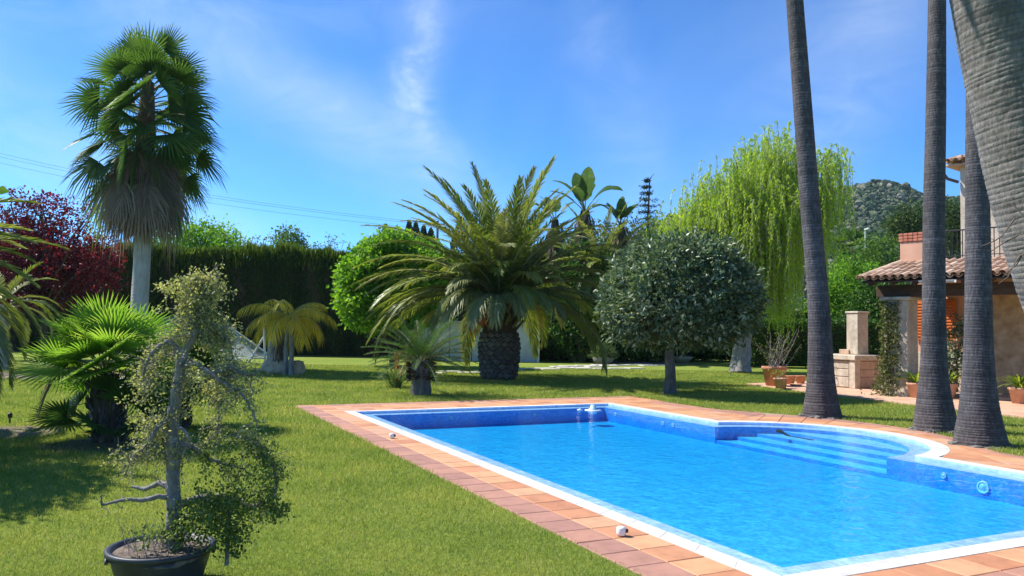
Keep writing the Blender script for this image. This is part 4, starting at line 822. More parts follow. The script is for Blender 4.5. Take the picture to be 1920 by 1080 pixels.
    # soft outer masses of foliage, then the green bush at the foot
    for (px, py, rx, ry, n, dk) in [(372, 545, 42, 34, 900, 0), (330, 545, 34, 16, 220, 0), (400, 620, 45, 30, 600, 0), (285, 800, 40, 60, 420, 0), (265, 725, 34, 40, 220, 0), (400, 735, 60, 40, 320, 0), (455, 735, 45, 36, 260, 0), (405, 650, 45, 36, 380, 0), (360, 580, 34, 30, 420, 0), (440, 835, 60, 26, 260, 1), (502, 880, 26, 52, 420, 1), (395, 860, 40, 40, 200, 1), (455, 900, 40, 40, 240, 1)]:
        C, D = crown_points(n // 9, p(px, py, 0.06), (rx * D_ / F_PX, 0.16, ry * D_ / F_PX), 900 + px + py, 0.3, shell=0.1); clumps(Ld if dk else Lf, C, D, 9, 0.022, 0.022, 0.015, rng, out=0.4)
    for (px, py, rx, ry, n) in [(400, 960, 66, 46, 1600), (345, 985, 38, 42, 700), (470, 945, 45, 30, 480), (515, 960, 28, 10, 240), (430, 1010, 46, 30, 600), (300, 1005, 42, 22, 300)]:
        C, D = crown_points(n // 10, p(px, py, -0.02), (rx * D_ / F_PX, 0.18, ry * D_ / F_PX), 950 + px, 0.3, shell=0.15); clumps(Ld, C, D, 10, 0.025, 0.024, 0.017, rng, out=0.5)
    mb = MB()
    for _ in range(60):
        a = rng.random() * 6.28; r = rng.random() * 0.24; c = np.array([b.x + r * math.cos(a), b.y + r * math.sin(a), 0.22]); e = c + np.array([rng.normal(0, 0.05), rng.normal(0, 0.05), rng.uniform(0.06, 0.22)]); wood.tube(limb(c, e, 4, 0.2, rng), [0.002, 0.002, 0.0015, 0.001], 3, 0, cap=False)
    tr = wood.build("trunk", M["bark_pale"], t, b, smooth=True); Lf.build("foliage", M["bonsai_leaf"], t, b); o = Ld.build("lower_foliage", M["bonsai_dark"], t, b); o["label"] = "denser green leaves round the foot and lower boughs"
bonsai()

# ------------------------------------------------------------------ back of the garden
def cypress_hedge():
    rng = np.random.default_rng(110); y0 = 41.0; x0, x1, h = -31.0, 4.5, 5.25; t = thing("cypress_hedge", (-13.0, y0, 0), "tall dark clipped cypress hedge along the back of the lawn", "hedge"); org = (-13.0, y0, 0)
    mb = MB(); mb.box(((x0 + x1) / 2, y0 + 0.75, h / 2 - 0.15), (x1 - x0, 0.9, h - 0.3)); mb.build("hedge_core", M["fibre"], t, org)  # solid dark filler box added inside the hedge behind the sprays
    n = 60000; x = rng.uniform(x0, x1, n); z = rng.random(n) * h; y = y0 + 0.18 + 0.13 * np.sin(x * 1.7 + np.sin(z * 2)) + 0.10 * np.sin(x * 5.1 + z) + rng.normal(0, 0.08, n); P = np.c_[x, y, z]
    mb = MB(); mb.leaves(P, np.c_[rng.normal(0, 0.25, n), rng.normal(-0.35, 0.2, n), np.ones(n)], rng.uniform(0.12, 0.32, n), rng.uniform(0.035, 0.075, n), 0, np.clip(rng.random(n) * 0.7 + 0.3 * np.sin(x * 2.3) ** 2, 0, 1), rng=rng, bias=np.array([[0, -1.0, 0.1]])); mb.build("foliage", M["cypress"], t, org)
    n = 26000; x = rng.uniform(x0, x1, n); y = y0 + rng.random(n) * 1.5; top = h + 0.14 * np.sin(x * 0.9) + 0.10 * np.sin(x * 3.1) + 0.08 * np.sin(x * 7.7); P = np.c_[x, y, top - rng.random(n) ** 2 * 0.9]
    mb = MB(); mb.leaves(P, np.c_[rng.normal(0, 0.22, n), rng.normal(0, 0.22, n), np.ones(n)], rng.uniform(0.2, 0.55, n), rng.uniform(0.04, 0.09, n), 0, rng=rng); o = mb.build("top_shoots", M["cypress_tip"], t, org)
cypress_hedge()
def px_lobes(d, L):
    s = d / F_PX; return [(at(px, py, d + dy), (rx * s, max(rx, ry) * s * 0.8, ry * s)) for px, py, rx, ry, dy in L]
def base_at(px, d): q = at(px, 650, d); return Vector((q.x, d, 0))
tree("bright_tree", base_at(375, 50), "bright green leafy tree showing above the cypress hedge", "tree", M["climber"], M["bark_brown"], px_lobes(50, [(330, 462, 55, 38, 0), (385, 455, 55, 34, 1), (425, 475, 40, 30, 0)]), 0.2, 520, 14, 0.28, 0.22, 0.13, 120)
tree("dark_tree", base_at(545, 52), "dark rounded tree top poking above the hedge", "tree", M["mid_leaf"], M["bark_brown"], px_lobes(52, [(543, 462, 27, 32, 0), (560, 475, 20, 18, 0)]), 0.15, 170, 12, 0.25, 0.2, 0.12, 121)
def twig_shrub(px, d, py, seed, label, w=40):
    rng = np.random.default_rng(seed); b = base_at(px, d); t = thing("twiggy_shrub", b, label, "shrub", "thin shrubs above the hedge"); mb = MB(); Lf = MB(); top = at(px, py, d).z
    for i in range(16):
        e = np.array([b.x + rng.normal(0, w * d / F_PX * 0.5), b.y + rng.normal(0, 0.4), top - abs(rng.normal(0, 0.5))]); Q = limb((b.x, b.y, 3.5), e, 6, 0.15, rng); mb.tube(Q, np.linspace(0.035, 0.012, 6), 4)
        C = Q[rng.integers(2, 6, 22)] + rng.normal(size=(22, 3)) * 0.12; Lf.leaves(C, rng.normal(size=(22, 3)), 0.15, 0.08, 0, rng=rng)
    mb.tube([(b.x, b.y, 0), (b.x, b.y, 3.6)], 0.06, 6); mb.build("stems", M["bark_grey"], t, b); Lf.build("foliage", M["olive_leaf"], t, b)
twig_shrub(470, 47, 440, 125, "thin twiggy shrub above the hedge between the bright tree and dark tree top", 34); twig_shrub(612, 47, 442, 126, "thin twiggy shrub above the hedge just left of the bright climber mass", 40)
# dark cypresses and pole far behind
def cypress(px, d, ytop, hw, seed, label):
    rng = np.random.default_rng(seed); b = base_at(px, d); H = at(px, ytop, d).z; r = 1.3 * hw * d / F_PX; t = thing("cypress_tree", b, label, "tree", "dark cypresses beyond the garden"); n = 1500
    z = np.where(rng.random(n) < 0.65, 1 - 0.3 * rng.random(n) ** 0.8, rng.random(n)); a = rng.random(n) * 6.28; rad = r * np.clip((1 - z) / 0.22, 0, 1) ** 0.7 * np.clip(z * 6 + 0.3, 0, 1) * rng.uniform(0.6, 1.1, n); P = np.c_[b.x + rad * np.cos(a), b.y + rad * np.sin(a), z * H]
    mb = MB(); mb.leaves(P, np.c_[np.cos(a) * 0.35, np.sin(a) * 0.35, np.ones(n)], rng.uniform(0.3, 0.6, n) * (1 - 0.4 * z), 0.13, 0, rng=rng); mb.build("crown", M["cypress"], t, b); mb = MB(); mb.tube([(b.x, b.y, 0), (b.x, b.y, H * 0.8)], [0.15, 0.05], 6); mb.build("trunk", M["bark_brown"], t, b)
for i, (px, yt, hw, lb) in enumerate([(716, 424, 6, "slim dark cypress tip over the bright climber mass"), (762, 416, 9, "slim dark cypress under the top left date palm frond"), (775, 419, 10, "dark cypress second in the row under the date palm frond"), (790, 424, 9, "dark cypress third in the row under the date palm frond"), (804, 430, 9, "lowest dark cypress of the row beside the utility pole"), (861, 409, 14, "broad pointed dark cypress right of the utility pole"), (977, 436, 7, "small dark cypress tip between the upright date palm fronds")]):
    cypress(px, 78 + i, yt, hw, 130 + i, lb)
def utility():
    d = 75.0; b = base_at(816, d); H = at(816, 414, d).z; t = thing("utility_pole", b, "dark utility pole far behind the date palm", "pole"); mb = MB(); mb.tube([(b.x, b.y, 0), (b.x, b.y, H)], [0.16, 0.11], 8); mb.build("post", M["post"], t, b); mb = MB(); mb.box((b.x, b.y, H - 0.3), (1.4, 0.1, 0.1)); mb.build("crossarm", M["post"], t, b)
    def wire(a, c, label, sag=0.6):
        P = np.linspace(np.array(tuple(a)), np.array(tuple(c)), 24); P[:, 2] -= sag * np.sin(np.pi * np.linspace(0, 1, 24)); mb = MB(); mb.tube(P, 0.011, 4, cap=False); o = mb.build("power_line", M["wire"]); tag(o, label, "cable", "power lines across the sky")
    for k, (ya, yb) in enumerate([(268, 413), (277, 419), (288, 425)]):
        wire(at(-300, ya - 55, 70), at(816 if k == 1 else 790, yb + 4, 75.0), ["uppermost thin power line crossing the sky behind the tall fan palm", "middle thin power line crossing the sky behind the tall fan palm", "lowest thin power line of the three behind the tall fan palm"][k], 1.2)
    wire(at(-100, 385, 70), at(330, 392, 80), "short low power line passing behind the purple tree top", 0.2); wire(at(816, 420, 75), at(960, 432, 80), "power line running right from the utility pole", 0.3)
utility()

def climber_mass():
    rng = np.random.default_rng(140); d = 32.0; b = base_at(740, d); t = thing("climber_bush", b, "bright green rounded climber mass left of the date palm", "bush"); mb = MB(); s = d / F_PX
    for (px, py, rx, ry, n) in [(760, 540, 95, 66, 650), (698, 568, 56, 48, 420), (728, 480, 44, 36, 300), (780, 490, 52, 34, 260), (680, 530, 42, 55, 300), (702, 498, 42, 38, 220), (742, 455, 22, 18, 80)]:
        C, D = crown_points(n, at(px, py, d), (rx * s, 1.7, ry * s), 1400 + px, 0.16, 5, shell=0.8); clumps(mb, C, D, 16, 0.14, 0.17, 0.13, rng, out=0.9, down=0.35)
    mb.build("foliage", M["climber"], t, b)
    mb = MB(); forks = [at(690, 560, d), at(760, 500, d), at(720, 480, d), at(790, 540, d)]
    for f in forks: mb.tube(limb(b, f, 8, 0.1, rng), np.linspace(0.12, 0.03, 8), 6)
    mb.build("stems", M["bark_brown"], t, b)
climber_mass()

def yellow_palm():
    rng = np.random.default_rng(150); b = ground(543, 704); b.z = 0; d = b.y; s = d / F_PX
    t = thing("yellow_palm", b, "small palm with drooping golden yellow fronds beside the rocks", "palm")
    for dx, h, r in ((0.03, 1.75, 0.075), (-0.16, 1.7, 0.06)):
        ringed_trunk(t, [b + Vector((dx, 0.0, -0.02)), b + Vector((dx + 0.02, 0, h * 0.5)), b + Vector((dx * 0.5 - 0.02, 0, h))], [r * 1.1, r, r * 1.25], b, M["bark_grey"], 0.07, 12, None, 0.03, 7)
    for i in range(20):
        f = i / 19; az = i * 2.399963; pinnate(t, (-0.08, 0, 1.7 + 0.1 * (1 - f)), az, 1.0 - 0.8 * f, rng.uniform(1.3, 1.85), 1.5 + 0.5 * f, [M["yellow_leaf"], M["petiole"]], 46, 0.46, 0.018, -0.1, 0.9, rng, rr=0.02, beta=(1.1, 0.6), tone=rng.random() * 0.7)
    mb = MB(); mb.tube([(0.0, 0, 1.75), (-0.06, 0.05, 2.55)], [0.012, 0.004], 4); mb.build("spear", M["petiole"], t)
    mb = MB(); P = np.c_[rng.normal(-0.42, 0.08, 160), rng.normal(0.25, 0.06, 160), rng.uniform(0.5, 1.6, 160)]; mb.leaves(P, np.tile([[0, 0, -1.0]], (160, 1)) + rng.normal(size=(160, 3)) * 0.15, 0.45, 0.05, 0, rng=rng); mb.build("dead_frond", M["fan_dead"], t)
    for nm, lb, px, py, sz, rot, sd in [("standing_rock", "tan upright rock behind the yellow palm trunks", 511, 698, (0.34, 0.25, 0.72), 0.1, 31), ("flat_rock", "low wide tan rock in front of the yellow palm", 522, 702, (0.5, 0.34, 0.27), 0.0, 32), ("round_rock", "smaller rounded rock right of the yellow palm trunks", 557, 703, (0.24, 0.25, 0.25), 0.3, 33)]:
        g = ground(px, py); V, F = rockmesh(sd, sz, 0.16); V[:, 2] += sz[2] * 0.82; o = MB().add(V, F).build(nm, M["rock"], None, (g.x, g.y + (0.5 if sd == 31 else 0), 0), smooth=False, local=True); o.rotation_euler = (0, 0, rot); tag(o, lb, "rock", "rocks at the yellow palm")
yellow_palm()

def mesh_tent():
    d = 33.0; b = at(410, 674, d); b.z = 0; t = thing("mesh_tent", b, "sagging grey mesh enclosure on metal poles behind the bonsai", "net"); s = d / F_PX
    top = [at(300, 594, d + 1.5), at(355, 592, d + 1), at(430, 612, d + 0.4), at(470, 640, d), at(503, 664, d)]; bot = [at(300, 672, d + 0.5), at(355, 673, d + 0.2), at(430, 674, d - 0.4), at(470, 673, d - 0.6), at(503, 672, d - 0.3)]
    A = np.array([tuple(p) for p in top]); B_ = np.array([tuple(p) for p in bot]); n = 20
    A = np.c_[[np.interp(np.linspace(0, 4, n), range(5), A[:, j]) for j in range(3)]].T; B_ = np.c_[[np.interp(np.linspace(0, 4, n), range(5), B_[:, j]) for j in range(3)]].T; m = 8; V = []
    for k in range(m):
        f = k / (m - 1); P = A * (1 - f) + B_ * f; P[:, 1] += 0.35 * math.sin(math.pi * f) + 0.06 * np.sin(np.linspace(0, 14, n) + f * 3); V.append(P)
    V = np.vstack(V); F = [[k * n + i, k * n + i + 1, (k + 1) * n + i + 1, (k + 1) * n + i] for k in range(m - 1) for i in range(n - 1)]; MB().add(V, F).build("net", M["net"], t, b, smooth=True)
    for (a, c, r) in [((495, 612), (497, 678), 0.045), ((494, 632), (466, 680), 0.045), ((432, 613), (503, 664), 0.03), ((440, 622), (478, 668), 0.025), ((425, 672), (503, 672), 0.03), ((432, 613), (432, 672), 0.03)]:
        mb = MB(); mb.tube([at(a[0], a[1], d - 0.1), at(c[0], c[1], d - 0.3)], r, 8); mb.build("pole", M["galv"], t, b)
mesh_tent()

# garden shed seen either side of the date palm
def shed():
    d = 37.5; bl = at(760, 668, d); br = at(1008, 668, d); x0, x1 = bl.x, br.x; H = at(900, 606, d).z; b = Vector(((x0 + x1) / 2, d + 1.2, 0)); t = thing("garden_shed", b, "low pale grey panelled shed behind the date palm trunk", "shed"); n = 6
    for i in range(n):
        xa = x0 + (x1 - x0) * i / n; xb = x0 + (x1 - x0) * (i + 1) / n; mb = MB(); mb.box(((xa + xb) / 2, d + 0.04, H / 2), (xb - xa - 0.04, 0.05, H)); mb.build("panel", M["white_sheet"], t, b)
    mb = MB(); mb.box((x1, d + 1.2, H / 2), (0.06, 2.3, H)); mb.box((x0, d + 1.2, H / 2), (0.06, 2.3, H)); mb.box((b.x, d + 2.4, H / 2), (x1 - x0, 0.05, H)); mb.build("side_wall", M["white_sheet"], t, b)
    mb = MB(); mb.box((b.x, d + 1.2, H + 0.05), (x1 - x0 + 0.3, 2.7, 0.08)); mb.build("roof", M["gutter"], t, b)
    mb = MB(); mb.box((x1 + 0.02, d - 0.01, H / 2), (0.12, 0.12, H)); mb.build("corner_post", M["white_paint"], t, b)
shed()

# ------------------------------------------------------------------ cycad, strap-leaf clump
def cycad():
    rng = np.random.default_rng(160); b = ground(789, 741); b.z = 0; t = thing("cycad", b, "cycad with stiff dark fronds on a thick grey stem beside the pool", "cycad")
    mb = MB(); lathe(mb, [(0.24, -0.02), (0.25, 0.1), (0.22, 0.3), (0.21, 0.5), (0.27, 0.66), (0.2, 0.8), (0.0, 0.85)], (0, 0, 0), 18); mb.build("trunk", M["bark_dim"], t)
    mb = MB(); a = rng.random(220) * 6.28; z = rng.uniform(0.35, 0.75, 220); mb.leaves(np.c_[np.cos(a) * 0.22, np.sin(a) * 0.22, z], np.c_[np.cos(a), np.sin(a), -0.3 + rng.random(220)], 0.16, 0.06, 0, rng=rng); mb.build("leaf_bases", M["fibre"], t)
    for i in range(46):
        f = i / 45; az = i * 2.399963; pinnate(t, (0.05 * math.cos(az), 0.05 * math.sin(az), 0.78), az, 1.15 - 1.15 * f, rng.uniform(1.2, 1.5), 0.5 + 0.3 * f, [M["cycad"], M["petiole"]], 52, 0.17, 0.014, 0.35, 0.02, rng, rr=0.012, start=0.14, beta=(1.2, 0.9), tone=rng.random() * 0.8)
    b2 = ground(742, 728); t2 = thing("strap_leaf_clump", b2, "clump of stiff strap leaves with orange blooms left of the cycad", "plant"); mb = MB()
    for i in range(90):
        a = rng.random() * 6.28; e = rng.uniform(0.75, 1.45); L = rng.uniform(0.5, 0.85); P0 = np.array([rng.normal(0, 0.07), rng.normal(0, 0.07), 0.0]); d_ = np.array([math.cos(a) * math.cos(e), math.sin(a) * math.cos(e), math.sin(e)]); w = 0.035; sdir = unit(np.cross(d_, [0, 0, 1.0])); V = []
        for k, f in enumerate((0, 0.35, 0.7, 1.0)):
            c = P0 + d_ * L * f + np.array([math.cos(a), math.sin(a), -0.5]) * 0.16 * f * f; ww = w * (0.7, 1, 0.7, 0.03)[k]; V += [c - sdir * ww / 2, c + sdir * ww / 2]
        mb.add(V, [[0, 1, 3, 2], [2, 3, 5, 4], [4, 5, 7, 6]], 0, rng.random())
    mb.build("leaves", M["strap"], t2)
    for i in range(5):
        a = rng.random() * 6.28; r = rng.uniform(0.05, 0.2); mb = MB(); tip = np.array([r * math.cos(a) + 0.05, r * math.sin(a), rng.uniform(0.7, 0.95)]); mb.tube([(0, 0, 0.1), tuple(tip * [0.7, 0.7, 0.6]), tuple(tip)], [0.008, 0.008, 0.006], 4); mb.leaves(np.tile(tip, (14, 1)) - rng.random((14, 1)) * np.array([[0, 0, 0.14]]), rng.normal(size=(14, 3)) + [0, 0, 0.4], 0.07, 0.02, 0, rng=rng); mb.build("flower", M["orange_stalk"], t2)
cycad()

# ------------------------------------------------------------------ paddle-leaf plants
def paddle(parent, base, az, el, pet, L, W, mat, rng, name="leaf", bend=0.9, torn=0.25, fold=0.25):
    m = 12; s = np.linspace(0, 1, m); a = el - 0.15 * s; X = np.r_[0, np.cumsum(np.cos(a[:-1]) * pet / (m - 1))]; Z = np.r_[0, np.cumsum(np.sin(a[:-1]) * pet / (m - 1))]; mb = MB(); mb.tube(np.c_[X, X * 0, Z], np.linspace(0.03, 0.018, m), 5, 1)
    a2 = a[-1] - bend * s ** 1.3; X2 = X[-1] + np.r_[0, np.cumsum(np.cos(a2[:-1]) * L / (m - 1))]; Z2 = Z[-1] + np.r_[0, np.cumsum(np.sin(a2[:-1]) * L / (m - 1))]; mb.tube(np.c_[X2, X2 * 0, Z2], np.linspace(0.016, 0.004, m), 4, 1)
    w = W * np.sin(np.pi * np.clip(s, 0.0, 1) ** 0.75) ** 0.6 * 0.5 * (1 - torn * rng.random(m)); tone = rng.random()
    for sg in (1, -1):
        for k in range(m - 1):
            g = torn * rng.random(); up = fold; V = [(X2[k], 0, Z2[k]), (X2[k + 1], 0, Z2[k + 1]), (X2[k + 1] - g * 0.04, sg * w[k + 1], Z2[k + 1] + up * w[k + 1] - g * 0.15 * w[k + 1]), (X2[k] + g * 0.04, sg * w[k], Z2[k] + up * w[k] - g * 0.15 * w[k])]; mb.add(V, [[0, 1, 2, 3]], 0, float(np.clip(tone + rng.normal(0, 0.08), 0, 1)))
    o = mb.build(name, [mat, M["petiole"]], parent); o.location = tuple(base); o.rotation_euler = (rng.normal(0, 0.15), 0, az); return o
def strelitzia(name, label, px, d, ytop, leaves, seed, stem_r=0.28, L=1.25, group="giant paddle-leaved plants behind the date palm"):
    rng = np.random.default_rng(seed); b = base_at(px, d); H = at(px, ytop, d).z; t = thing(name, b, label, "plant", group)
    mb = MB(); lathe(mb, [(stem_r * 0.8, 0), (stem_r * 0.7, H * 0.5), (stem_r, H * 0.75), (stem_r * 1.1, H * 0.9), (stem_r * 0.6, H + 0.1)], (0, 0, 0), 12); mb.build("stem", M["fibre"], t)
    mb = MB(); a = rng.random(200) * 6.28; z = rng.uniform(H * 0.5, H, 200); mb.leaves(np.c_[np.cos(a) * stem_r, np.sin(a) * stem_r, z], np.c_[np.cos(a) * .5, np.sin(a) * .5, -np.ones(200)], 0.5, 0.09, 0, rng=rng); mb.build("dead_sheath", M["fan_dead"], t)
    for (az, el, pet, ll, bend) in leaves: paddle(t, (0, 0, H), az, el, pet, L * ll, 0.52 * L * ll, M["strel"], rng, "leaf", bend)
strelitzia("giant_strelitzia", "tallest giant paddle-leaved plant with split crown against the sky", 1094, 39.5, 398, [(0.1, 1.05, 0.7, 1.15, 1.4), (1.9, 1.35, 0.7, 1.0, 0.4), (1.3, 1.3, 0.6, 1.0, 0.3), (3.2, 1.1, 0.8, 1.0, 1.0), (2.9, 0.85, 0.7, 0.9, 0.7), (-1.5, 1.35, 0.6, 1.1, 0.4), (-1.9, 1.3, 0.5, 1.0, 0.3), (4.2, 0.9, 0.6, 0.9, 0.9), (0.6, 0.6, 0.5, 0.8, 1.0)], 170, 0.34, 1.6)
strelitzia("giant_strelitzia", "lower giant paddle-leaved plant right of the tallest, before the conifer", 1162, 40, 425, [(0.2, 1.2, 0.5, 0.9, 0.7), (3.0, 1.1, 0.6, 0.9, 1.0), (1.6, 1.4, 0.5, 0.9, 0.3), (-1.2, 1.3, 0.5, 0.9, 0.4), (2.6, 1.35, 0.4, 0.8, 0.4), (4.3, 0.8, 0.5, 0.9, 0.9), (5.4, 1.0, 0.5, 0.9, 0.8)], 171, 0.28, 1.3)
strelitzia("giant_strelitzia", "half-hidden giant paddle-leaved plant left of the tallest one", 1038, 40, 415, [(3.1, 0.9, 0.6, 0.9, 0.9), (2.8, 1.25, 0.6, 0.8, 0.6), (1.5, 1.4, 0.5, 0.8, 0.3), (0.3, 1.1, 0.5, 0.8, 0.8), (4.6, 1.0, 0.5, 0.8, 0.8)], 172, 0.26, 1.3)
def banana(px, py, label, seed, n=9, L=0.9):
    rng = np.random.default_rng(seed); b = ground(px, py); b = Vector((b.x, b.y, 0)); t = thing("banana_plant", b, label, "plant")
    for k in range(3):
        mb = MB(); dx = rng.normal(0, 0.15); mb.tube([(dx, 0, 0), (dx * 1.5 - 0.25 * k * 0.5, 0, 1.0), (dx * 1.6 - 0.3 * k * 0.5, 0, 1.5)], [0.1, 0.08, 0.06], 8); mb.build("stem", M["fan_dead"], t)
    for i in range(n): paddle(t, (rng.normal(0, 0.15), rng.normal(0, 0.1), 1.2 + rng.normal(0, 0.2)), i * 2.4, rng.uniform(0.5, 1.3), 0.35, L * rng.uniform(0.8, 1.2), 0.4 * L, M["banana"], rng, "leaf", rng.uniform(0.6, 1.4))
    for i in range(4): paddle(t, (rng.normal(0, 0.2), -0.1, 0.2), i * 1.7, 1.1, 0.2, 0.6, 0.25, M["banana"], rng, "leaf", 1.0)
banana(1086, 679, "bright yellow-green broad-leaved plant at the foot of the thicket", 175)

# thicket between the date palm and the round tree
tree("olive_shrub", base_at(1130, 43), "olive green bushy shrub filling the gap right of the date palm", "shrub", M["olive_leaf"], M["bark_brown"], px_lobes(43, [(1120, 470, 95, 50, 0), (1060, 510, 70, 60, 0.4), (1190, 460, 60, 48, 0), (1130, 560, 130, 60, 0.5)]), 0.18, 900, 13, 0.2, 0.2, 0.1, 180)
tree("dark_shrub", base_at(1200, 40.5), "dark shrub mass under the trees behind the round clipped tree", "shrub", M["mid_leaf"], M["bark_brown"], px_lobes(40.5, [(1180, 600, 120, 60, 0), (1320, 600, 110, 55, 0), (1240, 450, 45, 40, 0), (1060, 610, 60, 55, 1)]), 0.16, 900, 13, 0.2, 0.18, 0.09, 181)
tree("front_shrub", base_at(1075, 38.5), "dark bush under the paddle-leaved plants beside the date palm trunk", "shrub", M["box_leaf"], M["bark_brown"], px_lobes(38.5, [(1060, 590, 62, 62, 0), (1135, 560, 70, 75, 0.3), (1060, 645, 45, 30, 0.4), (1150, 640, 70, 34, 0.4), (1210, 640, 60, 34, 0.6), (1100, 500, 60, 50, 0.3), (1185, 610, 60, 48, 1.0), (1030, 545, 45, 50, 0.8)]), 0.12, 1000, 14, 0.22, 0.2, 0.1, 182)
date_palm("slim_date_palm", "second date palm with yellow-green fronds right of the big one", base_at(1125, 39), 4.2, 44, (3.0, 3.8), 190, DM, (0.5, 1.8), (1.3, -0.2), 44, 0.46, 0.045, 0.035, None, 0.3, DO)
mb = MB(); q_ = base_at(1125, 39); mb.tube([q_, q_ + Vector((0, 0, 4.3))], [0.32, 0.27], 12)
for o in bpy.data.objects:
    if o.name == "slim_date_palm": mb.build("trunk", M["fibre"], o, q_)
def conifer():
    rng = np.random.default_rng(200); d = 44.0; b = base_at(1211, d); H = at(1211, 325, d).z; t = thing("conifer", b, "narrow blue-green conifer standing behind the paddle-leaved plants", "tree"); mb = MB(); n = 16; wood = MB(); wood.tube([(b.x, b.y, 0), (b.x, b.y, H * 0.6), (b.x + 0.15, b.y, H - 0.3), (b.x + 0.4, b.y, H)], [0.16, 0.1, 0.03, 0.01], 7)
    for i in range(17):
        f = i / 16; z = H * (0.42 + 0.54 * f); r = 1.5 * (1 - f) ** 0.75 + 0.12
        for k in range(5):
            a = k * 1.05 + i * 0.5 + rng.normal(0, 0.2); rr = r * rng.uniform(0.55, 1.15); P = np.array([[b.x + math.cos(a) * rr * u, b.y + math.sin(a) * rr * u, z - 0.25 * rr * u + 0.25 * rr * u * u] for u in np.linspace(0, 1, 8)]); wood.tube(P, np.linspace(0.02, 0.006, 8), 3, cap=False); Q = np.repeat(P, 5, 0) + rng.normal(size=(40, 3)) * 0.04; mb.leaves(Q, rng.normal(size=(40, 3)) + [math.cos(a), math.sin(a), 0.1], 0.14, 0.045, 0, rng=rng)
    wood.build("trunk", M["bark_brown"], t, b); mb.build("crown", M["conifer"], t, b)
conifer()
def round_tree():
    rng = np.random.default_rng(210); b = ground(1257, 739); b.z = 0; d = b.y; s = d / F_PX; t = thing("round_tree", b, "clipped round tree with glossy blue-green leaves beside the pool", "tree"); mb = MB(); forks = []
    for (px, py, rx, ry, n) in [(1275, 550, 138, 96, 1350), (1192, 575, 68, 68, 380), (1358, 565, 66, 76, 400), (1280, 502, 108, 60, 480), (1270, 603, 116, 48, 420)]:
        C, D = crown_points(n, at(px, py, d), (rx * s, rx * s if rx > 100 else 1.0, ry * s), 2100 + px, 0.16, 5, shell=0.7); clumps(mb, C, D, 13, 0.085, 0.135, 0.065, rng, out=0.9, tw=0.7); forks += [C[i] for i in rng.integers(0, len(C), 5)]
    for _ in range(70):                                             # stray shoots past the clipped outline
        C, D = crown_points(1, at(1275, 548, d), (150 * s, 150 * s, 104 * s), int(rng.integers(1e6)), 0.1); c = C[0]; dd = unit(D[0] + np.array([0, 0, 0.6]) + rng.normal(size=3) * 0.3); ll = rng.uniform(0.1, 0.3); Q = c + dd * np.linspace(0, ll, 8)[:, None] + rng.normal(size=(8, 3)) * 0.02; mb.leaves(Q, rng.normal(size=(8, 3)) * 0.7 + dd, 0.12, 0.05, 0, rng=rng)
    mb.build("crown", M["ficus"], t, b); skeleton(t, b, forks, 0.15, M["bark_dim"], b, rng, at(1262, 560, d), seg=12)
round_tree()
